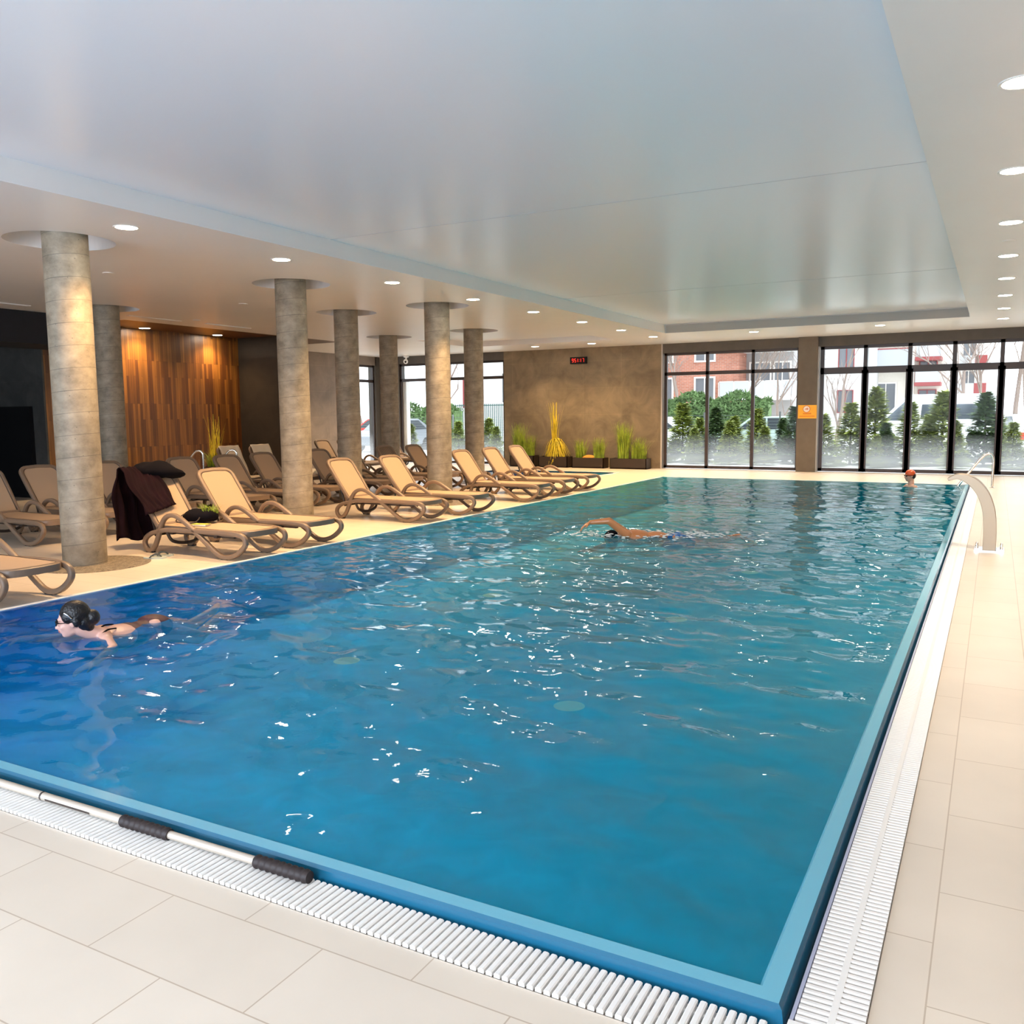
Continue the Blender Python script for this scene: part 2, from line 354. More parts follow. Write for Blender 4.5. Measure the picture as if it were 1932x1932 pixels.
def rr(w, h, r=.4, k=3):
    """rounded-rectangle section, half sizes w, h"""
    o = []
    q = min(w, h) * r
    for (sx, sy, a0) in ((1, 1, 0), (-1, 1, 90), (-1, -1, 180), (1, -1, 270)):
        for i in range(k + 1):
            a = R(a0 + 90 * i / k); o.append((sx * (w - q) + q * math.cos(a), sy * (h - q) + q * math.sin(a)))
    return o
def spline(pts, n=6, closed=False):
    pts = [Vector(p) for p in pts]; m = len(pts); o = []
    for i in range(m if closed else m - 1):
        if closed: p0, p1, p2, p3 = pts[(i - 1) % m], pts[i], pts[(i + 1) % m], pts[(i + 2) % m]
        else: p0, p1, p2, p3 = pts[max(i - 1, 0)], pts[i], pts[i + 1], pts[min(i + 2, m - 1)]
        for j in range(n):
            t = j / n
            o.append(0.5 * ((2 * p1) + (-p0 + p2) * t + (2 * p0 - 5 * p1 + 4 * p2 - p3) * t * t + (-p0 + 3 * p1 - 3 * p2 + p3) * t ** 3))
    if not closed: o.append(pts[-1])
    return o
def mk(name, mb, mats, parent=None, smooth=False, bevel=0, fix=True, loc=None):
    me = bpy.data.meshes.new(name); me.from_pydata(mb.v, [], mb.f); me.update()
    if not isinstance(mats, (list, tuple)): mats = [mats]
    for m in mats: me.materials.append(m)
    if len(mats) > 1: me.polygons.foreach_set('material_index', mb.mi)
    if fix:
        bm = bmesh.new(); bm.from_mesh(me); bmesh.ops.remove_doubles(bm, verts=bm.verts, dist=1e-6)
        bmesh.ops.recalc_face_normals(bm, faces=bm.faces); bm.to_mesh(me); bm.free()
    if smooth:
        me.polygons.foreach_set('use_smooth', [True] * len(me.polygons))
        try: me.set_sharp_from_angle(angle=R(40 if smooth is True else smooth))
        except Exception: pass
    o = bpy.data.objects.new(name, me); COL.objects.link(o)
    if parent is not None: o.parent = parent
    if loc: o.location = loc
    if bevel:
        b = o.modifiers.new('bevel', 'BEVEL'); b.width = bevel; b.segments = 2; b.limit_method = 'ANGLE'
    return o
def tag(o, label, cat, group=None, kind=None):
    o['label'] = label; o['category'] = cat
    if group: o['group'] = group
    if kind: o['kind'] = kind
    return o
def thing(name, label, cat, loc=(0, 0, 0), rz=0, group=None):
    o = bpy.data.objects.new(name, None); COL.objects.link(o); o.location = loc; o.rotation_euler = (0, 0, rz); o.empty_display_size = .1
    return tag(o, label, cat, group)
def dup(o, parent=None, loc=None, rz=None, label=None, scale=None):
    c = o.copy(); COL.objects.link(c)
    if parent is not None: c.parent = parent
    for ch in list(o.children): dup(ch, c)
    if loc is not None: c.location = loc
    if rz is not None: c.rotation_euler = (0, 0, rz)
    if scale: c.scale = scale
    if label: c['label'] = label
    return c
def struct(o):
    o['kind'] = 'structure'; return o

ZC = 3.52      # soffit height
# ------------------------------------------------------------------ floor
fl = MB()
T = -.12
for (x0, x1, y0, y1) in ((-19, 3.2, -4.2, 2.04),):
    fl.box(x0, x1, y0, y1, T, 0)
for (x0, x1, y0, y1) in ((-19, -7.16, 2.04, 19.4), (-19, -12.6, 19.4, 22.2), (-8.82, -7.16, 19.4, 22.2), (-19, -7.16, 22.2, 24.5)):
    fl.box(x0, x1, y0, y1, T, 0)
fl.cm = 1
fl.box(-.225, 3.2, 2.04, 24.5, T, 0); fl.box(-7.16, -.225, 20.86, 24.5, T, 0)
struct(mk('floor', fl, [M['floor_near'], M['floor_right']], fix=False))

# ------------------------------------------------------------------ ceiling with recesses and column rings
RINGS = [(-9.06, 6.36), (-9.16, 10.1), (-8.8, 13.44), (-10.82, 13.4), (-10.7, 17.85), (-13.9, 10.55), (-13.3, 18.1)]
RR = .56
REC = (-7.18, -.56, 1.2, 21.06); REC2 = (-13.4, -8.95, 19.4, 22.1); ALC = (-16.6, -15.2, 11.95, 18.6)
def soffit():
    vs = []; es = []
    def loop(p):
        b = len(vs); vs.extend([Vector(q) for q in p]); n = len(p); es.extend([(b + i, b + (i + 1) % n) for i in range(n)])
    def rect(r): return [(r[0], r[2]), (r[1], r[2]), (r[1], r[3]), (r[0], r[3])]
    loop([(-19, -4.2), (3.2, -4.2), (3.2, 24.5), (-19, 24.5)])
    for r in (REC, REC2, ALC): loop(rect(r))
    for (x, y) in RINGS: loop([(x + RR * math.cos(2 * PI * i / 64), y + RR * math.sin(2 * PI * i / 64)) for i in range(64)])
    out = delaunay_2d_cdt(vs, es, [], 0, 1e-5)
    ov, of = out[0], out[2]
    def hole(c):
        for r in (REC, REC2, ALC):
            if r[0] < c.x < r[1] and r[2] < c.y < r[3]: return True
        return any((c.x - x) ** 2 + (c.y - y) ** 2 < RR * RR for x, y in RINGS)
    fs = []
    for f in of:
        c = sum((ov[i] for i in f), Vector((0, 0))) / len(f)
        if not hole(c): fs.append(tuple(f))
    mb = MB(); mb.add([(v.x, v.y, ZC) for v in ov], fs)
    return mb
struct(mk('ceiling', soffit(), M['ceiling'], fix=False))
rc = MB(); zt = ZC + .2
rc.add([(REC[0], REC[2], zt), (REC[1], REC[2], zt), (REC[1], REC[3], zt), (REC[0], REC[3], zt)], [(0, 1, 2, 3)])
struct(mk('ceiling', rc, M['recess'], fix=False))
rs = MB()
def ring_wall(mb, p, z0, z1):
    n = len(p); mb.add([(x, y, z0) for x, y in p] + [(x, y, z1) for x, y in p], [(i, (i + 1) % n, n + (i + 1) % n, n + i) for i in range(n)])
for r, z in ((REC, ZC + .2), (REC2, ZC + .14)):
    ring_wall(rs, [(r[0], r[2]), (r[1], r[2]), (r[1], r[3]), (r[0], r[3])], ZC, z)
r = REC2; rs.add([(r[0], r[2], ZC + .14), (r[1], r[2], ZC + .14), (r[1], r[3], ZC + .14), (r[0], r[3], ZC + .14)], [(0, 1, 2, 3)])
struct(mk('trim_1', rs, M['ceiling'], fix=False))
gs = MB(); gs.box(REC[0] + .02, REC[1] - .02, REC[3] - .015, REC[3] - .003, ZC + .002, ZC + .19); struct(mk('trim_13', gs, mat('grey_linear_grille', (.36, .355, .34), .6)))  # grey strip laid over the far face of the recess
rg = MB()
for (x, y) in RINGS:
    p = [(x + RR * math.cos(2 * PI * i / 64), y + RR * math.sin(2 * PI * i / 64)) for i in range(64)]
    ring_wall(rg, p, ZC, ZC + .3); rg.add([(a, b, ZC + .3) for a, b in p], [tuple(range(64))])
struct(mk('trim_2', rg, M['ceiling'], fix=False))
al = MB(); al.box(ALC[0], ALC[1], ALC[2], ALC[3], ZC + .004, ZC + .05); struct(mk('ceiling', al, M['darkbrown']))
# seams of the stretched membrane
sm = MB()
for y in (8.62, 15.2): sm.box(REC[0] + .01, REC[1] - .01, y - .004, y + .004, zt - .003, zt - .0005)
struct(mk('trim_3', sm, mat('seam_grey', (.42, .43, .46), .6)))
rf = MB(); rf.box(-19.4, 3.5, -4.5, 24.8, ZC + .55, ZC + .75); struct(mk('roof', rf, M['whitewall']))

# ------------------------------------------------------------------ walls
YW = 24.3
def wall(name, boxes, m):
    mb = MB()
    for b in boxes: mb.box(*b)
    return struct(mk(name, mb, m))
ZT = ZC + .55
wall('wall_back', [(-13.5, -8.36, YW, YW + .35, -.1, ZT)], M['farwall'])
wall('wall_lintel_right', [(-8.36, 3.4, YW, YW + .35, 3.26, ZT)], M['lintel'])
wall('wall_lintel_left', [(-18.4, -13.5, YW, YW + .35, 3.27, ZT)], M['lintel'])
wall('wall_pier', [(-4.61, -4.12, YW - .1, YW + .35, -.1, ZT)], M['pier'])
wall('wall_corner', [(-18.4, -17.5, YW, YW + .35, -.1, ZT), (-18.5, -18.2, 23.95, YW + .35, -.1, ZT)], M['lintel'])
wall('wall_left', [(-18.5, -18.2, 16.6, 22.15, -.1, ZT), (-18.5, -18.2, 22.15, 24, 3.24, ZT)], M['leftwall'])
wall('wall_wood', [(-16.9, -16.6, 11.12, 16.3, -.1, ZT)], M['wood'])
wall('wall_block', [(-18.3, -15.22, 16.3, 16.9, -.1, ZC + .01)], M['blockwall'])
wall('wall_grey', [(-19, -16.601, 11.08, 11.119, -.1, ZT)], M['greywall'])
wall('wall_left_front', [(-19.3, -19, -4.2, 11.3, -.1, ZT)], M['charcoal'])
wall('wall_bulkhead', [(-16.6, -15.36, 3.5, 11.9, 2.95, ZC)], M['charcoal'])
wall('wall_right', [(3.2, 3.5, -4.2, 24.6, -.1, ZT)], mat('tan_wall_paint', (.50, .38, .26), .7))
wall('wall_front', [(-19.3, -11, -4.5, -4.2, -.1, ZT), (1.5, 3.5, -4.5, -4.2, -.1, ZT), (-11, 1.5, -4.5, -4.2, 3.2, ZT), (-11, 1.5, -4.5, -4.2, -.1, .4),
                    (-5, -4.7, -4.5, -4.2, .4, 3.2)], M['whitewall'])
wall('trim_4', [(-15.235, -15.2, 16.28, 16.36, 0, ZC)], M['trimlight'])
wall('trim_5', [(-8.385, -8.35, YW - .025, YW + .02, 0, ZC)], M['trimlight'])
wall('trim_6', [(-4.135, -4.095, YW - .06, YW + .06, 0, 3.26)], M['trimlight'])
wall('door_1', [(-18.9, -16.98, 11.0, 11.09, 0, 1.84)], M['black'])

# ------------------------------------------------------------------ windows
def window(name, xs, trans, z0, z1, y, bars=.085, dbl=False, axis='x', thick=.09):
    """frame of verticals at xs with a transom height; panes are children"""
    root = MB()
    def B(a0, a1, z0_, z1_, d=thick):
        if axis == 'x': root.box(a0, a1, y, y + d, z0_, z1_)
        else: root.box(y - d, y, a0, a1, z0_, z1_)
    h = bars / 2
    B(xs[0] - h, xs[-1] + h, z1 - h * 1.6, z1); B(xs[0] - h, xs[-1] + h, z0, z0 + h * 1.8); 
    th = h * (1.75 if dbl else 1.1)
    B(xs[0] - h, xs[-1] + h, trans - th, trans + th)
    for i, x in enumerate(xs):
        B(x - h, x + h, z0, z1, thick + .001)
        if dbl and 0 < i: B(x - h * 1.75, x + h * 1.75, z0, trans, thick + .01)
    fr = struct(mk(name, root, M['frame']))
    for i in range(len(xs) - 1):
        for (za, zb) in ((z0, trans), (trans, z1)):
            p = MB(); a, b = xs[i] + .02, xs[i + 1] - .02
            if axis == 'x': p.add([(a, y + .04, za), (b, y + .04, za), (b, y + .04, zb), (a, y + .04, zb)], [(0, 1, 2, 3)])
            else: p.add([(y - .04, a, za), (y - .04, b, za), (y - .04, b, zb), (y - .04, a, zb)], [(0, 1, 2, 3)])
            mk('pane', p, M['glass'], fr, fix=False)
    return fr
window('window_1', [-8.28, -7.08, -5.82, -4.62], 2.68, .02, 3.26, YW + .06)
window('window_2', [-4.03, -2.98, -1.94, -.94, .08, 1.12, 2.16, 3.2], 2.63, .02, 3.26, YW + .06, bars=.095, dbl=True)
window('window_3', [-17.46, -14.8, -13.52], 2.74, .02, 3.27, YW + .06)
window('window_4', [22.17, 23.05, 23.93], 2.72, .02, 3.24, -18.26, axis='y')
wj = MB(); wj.box(-17.42, -17.28, YW + .1, YW + .3, .05, 2.7); struct(mk('trim_7', wj, M['white']))
for n, (a, b) in zip((5, 6), ((-11, -5), (-4.7, 1.5))):
    w = MB(); w.box(a, b, -4.38, -4.3, .4, .48); w.box(a, b, -4.38, -4.3, 3.12, 3.2); w.box(a, a + .08, -4.38, -4.3, .4, 3.2); w.box(b - .08, b, -4.38, -4.3, .4, 3.2)
    w.box((a + b) / 2 - .04, (a + b) / 2 + .04, -4.38, -4.3, .4, 3.2); fr = struct(mk('window_%d' % n, w, M['frame']))
    p = MB(); p.add([(a, -4.34, .4), (b, -4.34, .4), (b, -4.34, 3.2), (a, -4.34, 3.2)], [(0, 1, 2, 3)]); mk('pane', p, mat('clear_glass', (1, 1, 1)) if False else M['glass'], fr, fix=False)

# ------------------------------------------------------------------ pool
PX0, PX1, PY0, PY1, WZ = -7.1, -.5, 2.31, 20.76, .03
ba = MB(); D = -.62
vs = [(PX0, PY0, D), (PX1, PY0, D), (PX1, PY1, D), (PX0, PY1, D), (PX0, PY0, .02), (PX1, PY0, .02), (PX1, PY1, .02), (PX0, PY1, .02)]
ba.add(vs, [(0, 1, 2, 3), (0, 4, 5, 1), (1, 5, 6, 2), (2, 6, 7, 3), (3, 7, 4, 0)])
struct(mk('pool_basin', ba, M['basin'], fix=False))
def prof_cope(mb, path, inward):
    pass
cp = MB()
# raised light blue overflow edge: front and right
zt_ = .042
def edge(mb, pts):
    mb.prism(pts, 0, 1)
cp.add([(PX0 - .06, 2.31, -.1), (PX1, 2.31, -.1), (PX0 - .06, 2.31, zt_ - .012), (PX1, 2.31, zt_ - .012), (PX0 - .06, 2.30, zt_), (-.49, 2.30, zt_), (PX0 - .06, 2.245, zt_), (-.435, 2.245, zt_), (PX0 - .06, 2.235, zt_ - .01), (-.425, 2.235, zt_ - .01), (PX0 - .06, 2.22, -.06), (-.41, 2.22, -.06)],
       [(0, 1, 3, 2), (2, 3, 5, 4), (4, 5, 7, 6), (6, 7, 9, 8), (8, 9, 11, 10)])
cp.add([(-.5, 2.31, -.1), (-.5, PY1, -.1), (-.5, 2.31, zt_ - .012), (-.5, PY1, zt_ - .012), (-.49, 2.30, zt_), (-.49, PY1, zt_), (-.435, 2.245, zt_), (-.435, PY1, zt_), (-.425, 2.235, zt_ - .01), (-.425, PY1, zt_ - .01), (-.41, 2.22, -.06), (-.41, PY1, -.06)],
       [(0, 1, 3, 2), (2, 3, 5, 4), (4, 5, 7, 6), (6, 7, 9, 8), (8, 9, 11, 10)])
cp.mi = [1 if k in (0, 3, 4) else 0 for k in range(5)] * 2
struct(mk('trim_8', cp, [M['cope'], M['copeside']], fix=False))
wl = MB(); wl.box(PX0 - .06, PX0, 2.2, PY1 + .1, -.1, .036); wl.box(PX0 - .06, -.41, PY1, PY1 + .1, -.1, .036)
struct(mk('trim_9', wl, M['white']))
lp = MB(); lp.box(-.408, -.398, 2.2, 20.86, -.06, .006); struct(mk('trim_10', lp, mat('lavender_grey_lip', (.50, .52, .68), .4)))

def water(name, x0, x1, y0, y1, z, step, amp, m, seed=3, dist=()):
    nx = int((x1 - x0) / step) + 1; ny = int((y1 - y0) / step) + 1
    X, Y = np.meshgrid(np.linspace(x0, x1, nx), np.linspace(y0, y1, ny)); Z = np.zeros_like(X)
    rng = np.random.RandomState(seed)
    for i in range(70):
        lam = 10 ** rng.uniform(-.85, .08); k = 2 * PI / lam
        th = rng.normal(1.35, .75) if rng.rand() < .8 else rng.uniform(0, 2 * PI)
        a = amp * lam ** .85 / 12
        env = .58 + .22 * np.clip((Y - 3.0) / 3.0, 0, 1) - .22 * np.clip((Y - 9.0) / 8.0, 0, 1)
        Z += a * env * np.sin(k * (X * math.cos(th) + Y * math.sin(th)) + rng.uniform(0, 2 * PI))
    for (cx, cy3, A, lam, rad) in dist:
        rr_ = np.hypot(X - cx, Y - cy3); Z += A * np.sin(2 * PI * rr_ / lam) * np.exp(-(rr_ / rad) ** 2)
    ed = np.minimum(np.minimum(X - x0, x1 - X), np.minimum(Y - y0, y1 - Y)); Z *= np.clip(ed / .12, .15, 1)
    co = np.stack([X, Y, Z + z], -1).reshape(-1, 3)
    idx = np.arange(nx * ny).reshape(ny, nx)
    q = np.stack([idx[:-1, :-1], idx[:-1, 1:], idx[1:, 1:], idx[1:, :-1]], -1).reshape(-1, 4)
    me = bpy.data.meshes.new(name); me.vertices.add(len(co)); me.vertices.foreach_set('co', co.ravel())
    me.loops.add(q.size); me.loops.foreach_set('vertex_index', q.ravel().astype(np.int32))
    me.polygons.add(len(q)); me.polygons.foreach_set('loop_start', np.arange(0, q.size, 4, dtype=np.int32))
    me.polygons.foreach_set('loop_total', np.full(len(q), 4, dtype=np.int32))
    me.polygons.foreach_set('use_smooth', np.ones(len(q), dtype=bool)); me.update(); me.validate()
    me.materials.append(m); o = bpy.data.objects.new(name, me); COL.objects.link(o); return o
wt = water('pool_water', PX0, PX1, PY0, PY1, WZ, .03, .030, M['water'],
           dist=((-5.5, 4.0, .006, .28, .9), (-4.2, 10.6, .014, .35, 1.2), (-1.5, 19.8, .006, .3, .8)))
tag(wt, 'rippled blue-green water filling the long swimming pool', 'water', kind='stuff')

# second small pool
b2 = MB(); q = (-12.55, -8.86, 19.45, 22.15)
b2.add([(q[0], q[2], -.5), (q[1], q[2], -.5), (q[1], q[3], -.5), (q[0], q[3], -.5), (q[0], q[2], .0), (q[1], q[2], .0), (q[1], q[3], .0), (q[0], q[3], .0)],
       [(0, 1, 2, 3), (0, 4, 5, 1), (1, 5, 6, 2), (2, 6, 7, 3), (3, 7, 4, 0)])
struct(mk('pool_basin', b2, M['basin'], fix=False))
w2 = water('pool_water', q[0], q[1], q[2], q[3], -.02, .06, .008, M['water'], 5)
tag(w2, 'still dark water in the small pool before the far brown wall', 'water', kind='stuff')
r2 = MB()
for b in ((q[0] - .06, q[1] + .06, q[3], q[3] + .08), (q[0] - .06, q[1] + .06, q[2] - .06, q[2]), (q[1], q[1] + .06, q[2], q[3]), (q[0] - .06, q[0], q[2], q[3])):
    r2.box(b[0], b[1], b[2], b[3], -.1, .012)
struct(mk('trim_11', r2, M['white']))

# gratings
def rods_y(mb, x0, x1, y0, y1, pitch, z=.012, rib=None):
    n = int((x1 - x0) / pitch); w = pitch * .37
    for i in range(n):
        x = x0 + (i + .5) * pitch
        mb.prism([(x - w, z - .014), (x + w, z - .014), (x + w, z - .003), (x + w * .55, z), (x - w * .55, z), (x - w, z - .003)], y0, y1, 'y')
def rods_x(mb, x0, x1, y0, y1, pitch, z=.012):
    n = int((y1 - y0) / pitch); w = pitch * .37
    for i in range(n):
        y = y0 + (i + .5) * pitch
        mb.prism([(y - w, z - .014), (y + w, z - .014), (y + w, z - .003), (y + w * .55, z), (y - w * .55, z), (y - w, z - .003)], x0, x1, 'x')
g1 = thing('overflow_grating', 'white slatted overflow grating along the front edge of the pool', 'grating', (-3.8, 2.13, 0))
a = MB(); rods_y(a, -3.78, 3.37, -.085, .075, .0265); mk('slats', a, M['grate'], g1)
a = MB(); a.box(-3.78, 3.38, -.03, -.02, -.02, .0); a.box(-3.78, 3.38, .03, .04, -.02, .0); mk('support_bar', a, M['grate'], g1)
g2 = thing('overflow_grating', 'white slatted overflow grating down the right side of the pool', 'grating', (-.31, 11.5, 0))
a = MB(); rods_x(a, -.084, .082, -9.25, 9.35, .0245); mk('slats', a, M['grate'], g2)
a = MB(); a.box(-.006, .012, -9.25, 9.35, -.02, .0125); mk('support_bar', a, M['grate'], g2)
c1 = MB(); c1.box(-.098, .085, -9.46, -9.26, -.02, .011); mk('corner_piece', c1, M['grate'], g2)
ch = MB(); ch.box(-7.16, -.225, 2.04, 2.225, -.08, -.025); ch.box(-.41, -.225, 2.04, 20.86, -.08, -.025); struct(mk('trim_12', ch, M['channel']))

# floor inlets on the pool floor
il = None
for k, (x, y) in enumerate(((-2.76, 5.94), (-2.93, 9.05), (-5.35, 9.28), (-5.09, 6.16), (-2.9, 12.2), (-5.3, 12.4))):
    if il is None:
        m_ = MB(); m_.lathe([(.0, .012), (.07, .012), (.10, .008), (.12, 0)], 24); il = mk('floor_inlet', m_, mat('pale_green_plastic', (.55, .75, .55), .5), loc=(x, y, -.62))
        tag(il, '', 'pool inlet', 'round inlets on the pool floor'); o = il
    else: o = dup(il, loc=(x, y, -.62))
    o['label'] = ('pale round inlet under water, right one of the nearest pair', 'pale round inlet under water, right one of the second pair', 'pale round inlet under water, left one of the second pair',
                  'pale round inlet under water, left one of the nearest pair', 'pale round inlet far out under water on the right side', 'pale round inlet far out under water on the left side')[k]

# ------------------------------------------------------------------ columns and gravel rings
COLS = [(-8.75, 6.2, 'pale concrete column nearest the camera in a gravel ring'), (-9.2, 10.12, 'concrete column standing behind the third lounger of the poolside row'),
        (-8.82, 13.44, 'brightly lit concrete column at the pool side, right of the slatted lounger'), (-10.84, 13.4, 'concrete column between the two poolside columns, one row back'),
        (-10.72, 17.85, 'concrete column farthest right, before the far window'), (-13.9, 10.55, 'dim grey concrete column half hidden behind the nearest column'), (-13.33, 18.1, 'dark concrete column deepest in the lounge near the corner window')]
m_ = MB(); m_.lathe([(.225, 0), (.225, ZC + .3)], 40); c0 = mk('concrete_column', m_, M['concrete'], smooth=True)
g_ = MB(); g_.lathe([(.58, .002), (.575, .006), (.3, .007), (.0, .007)], 48); gv = mk('gravel_ring', g_, M['gravel'], loc=(0, 0, 0))
for i, (x, y, lb) in enumerate(COLS):
    o = c0 if i == 0 else dup(c0)
    o.location = (x, y, 0); tag(o, lb, 'column', 'round concrete columns'); o.rotation_euler.z = R(208) + .25 * math.sin(i * 2.1)
    g = gv if i == 0 else dup(gv)
    g.location = (x + (.12 if i == 0 else 0), y + .02, 0); g['kind'] = 'stuff'; tag(g, 'brown pebble gravel around the foot of the ' + lb.replace('concrete ', '', 1), 'gravel', 'gravel rings round the columns')

# ------------------------------------------------------------------ downlights
WARM = (1.0, .80, .56)
LY = [6.25, 8.47, 10.75, 13.02, 15.22, 17.45, 19.67, 21.85]
ORD = ['first', 'second', 'third', 'fourth', 'fifth', 'sixth', 'seventh', 'eighth']
LP = [(-7.84 + .01 * i, y, '%s round ceiling downlight of the left row, counted from the camera' % ORD[i], 1) for i, y in enumerate(LY)]
LP += [(.05, y, '%s round ceiling downlight of the right row, counted from the camera' % ORD[i], 1) for i, y in enumerate(LY)]
LP += [(-2.4, 21.95, 'round downlight above the glass doors, in the band beyond the recess', 1), (-5.24, 21.93, 'round downlight in front of the middle window, beyond the recess', 1),
       (-9.94, 22.93, 'round downlight close to the brown wall, right of the clock', 1), (-11.74, 23.0, 'round downlight close to the brown wall, left of the clock', 1),
       (-16.32, 22.38, 'round downlight nearest the white security camera', 1), (-16.3, 20.0, 'round downlight in front of the taupe wall', 1),
       (-16.28, 12.4, 'recessed downlight by the wood wall, half behind the grey column', 2), (-16.28, 13.3, 'middle recessed downlight in the brown strip above the wood wall', 2), (-16.28, 15.35, 'right recessed downlight in the brown strip above the wood wall', 2)]
lb_ = MB(); lb_.lathe([(.132, .004), (.124, -.006), (.108, -.006), (.102, .004)], 32)
le_ = MB(); le_.lathe([(.0, -.003), (.104, -.003)], 32)
ringmat = mat('lamp_ring_white', (.85, .82, .78), .4)
def beam(power, col, cone=125):
    l = bpy.data.lights.new('downlight_beam', 'SPOT'); l.energy = power; l.color = col; l.spot_size = R(cone); l.spot_blend = .9; l.shadow_soft_size = .07
    return l
BEAMS = {'L': beam(SPOT_W * 1.35, (1.0, .63, .30)), 'R': beam(SPOT_W * .62, (1.0, .84, .66)), 'F': beam(SPOT_W * .85, (1.0, .68, .34)), 'W': beam(SPOT_W * .50, (1.0, .66, .34))}
base = None
for i, (x, y, lb, k) in enumerate(LP):
    kind = 'L' if i < 8 else 'R' if i < 16 else 'W' if 'wood wall' in lb else 'F'
    if base is None:
        base = o = thing('ceiling_downlight', lb, 'ceiling light', (x, y, ZC), 0, 'round ceiling downlights')
        mk('trim_ring', lb_, ringmat, base, smooth=True); mk('lens', le_, M['lamp'], base)
        so = bpy.data.objects.new('downlight_beam', BEAMS['L']); COL.objects.link(so); so.parent = base; so.location = (0, 0, -.03)
    else:
        o = dup(base, loc=(x, y, ZC), label=lb)
        for c in o.children:
            if c.type == 'LIGHT': c.data = BEAMS[kind]

# ------------------------------------------------------------------ sun loungers
M['lframe'] = mat('taupe_resin', (0.20, 0.135, 0.09), rough=0.42, spec=0.45)
M['ldark'] = mat('dark_brown_resin', (0.035, 0.022, 0.016), rough=0.5)
M['sling'] = mat('sand_mesh_fabric', (0.41, 0.285, 0.185), rough=0.75, bump=.15, bscale=260)
M['slingd'] = mat('brown_mesh_fabric', (0.25, 0.19, 0.14), rough=0.8, bump=.15, bscale=260)
M['rubber'] = mat('black_rubber', (0.012, 0.010, 0.010), rough=0.7)
SIDE = [(-.40, .298), (-.95, .285), (-1.10, .262), (-1.25, .225), (-1.345, .16), (-1.36, .09), (-1.32, .035), (-1.25, .028), (-1.18, .09), (-1.12, .20), (-1.06, .33), (-.99, .42), (-.89, .462), (-.77, .448),
        (-.60, .36), (-.38, .215), (-.16, .07), (-.06, .03), (.05, .032), (.17, .075), (.27, .15), (.305, .215), (.27, .272), (.16, .30), (-.10, .307)]
def outline(x0, x1, hw, corner, front, n=8):
    """seat outline: square head end with small corners, bowed foot end"""
    p = []
    for k in range(n + 1):
        a = R(-90 + 180 * k / n); p.append((x1 + front * math.cos(a) ** .8 if abs(math.cos(a)) > 1e-6 else x1, hw * math.copysign(abs(math.sin(a)) ** .75, math.sin(a))))
    for (cx, sy) in ((x0, 1), (x0, -1)):
        for k in range(5):
            a = R(90 + 90 * k / 4) if sy == 1 else R(180 + 90 * k / 4)
            p.append((x0 + corner + corner * math.cos(a), sy * (hw - corner) + corner * math.sin(a)))
    return p
def bedz(x): return .327 - .012 * math.sin((x + 1.2) / 1.5 * PI) + .012 * max(0, (x + .1)) * 0
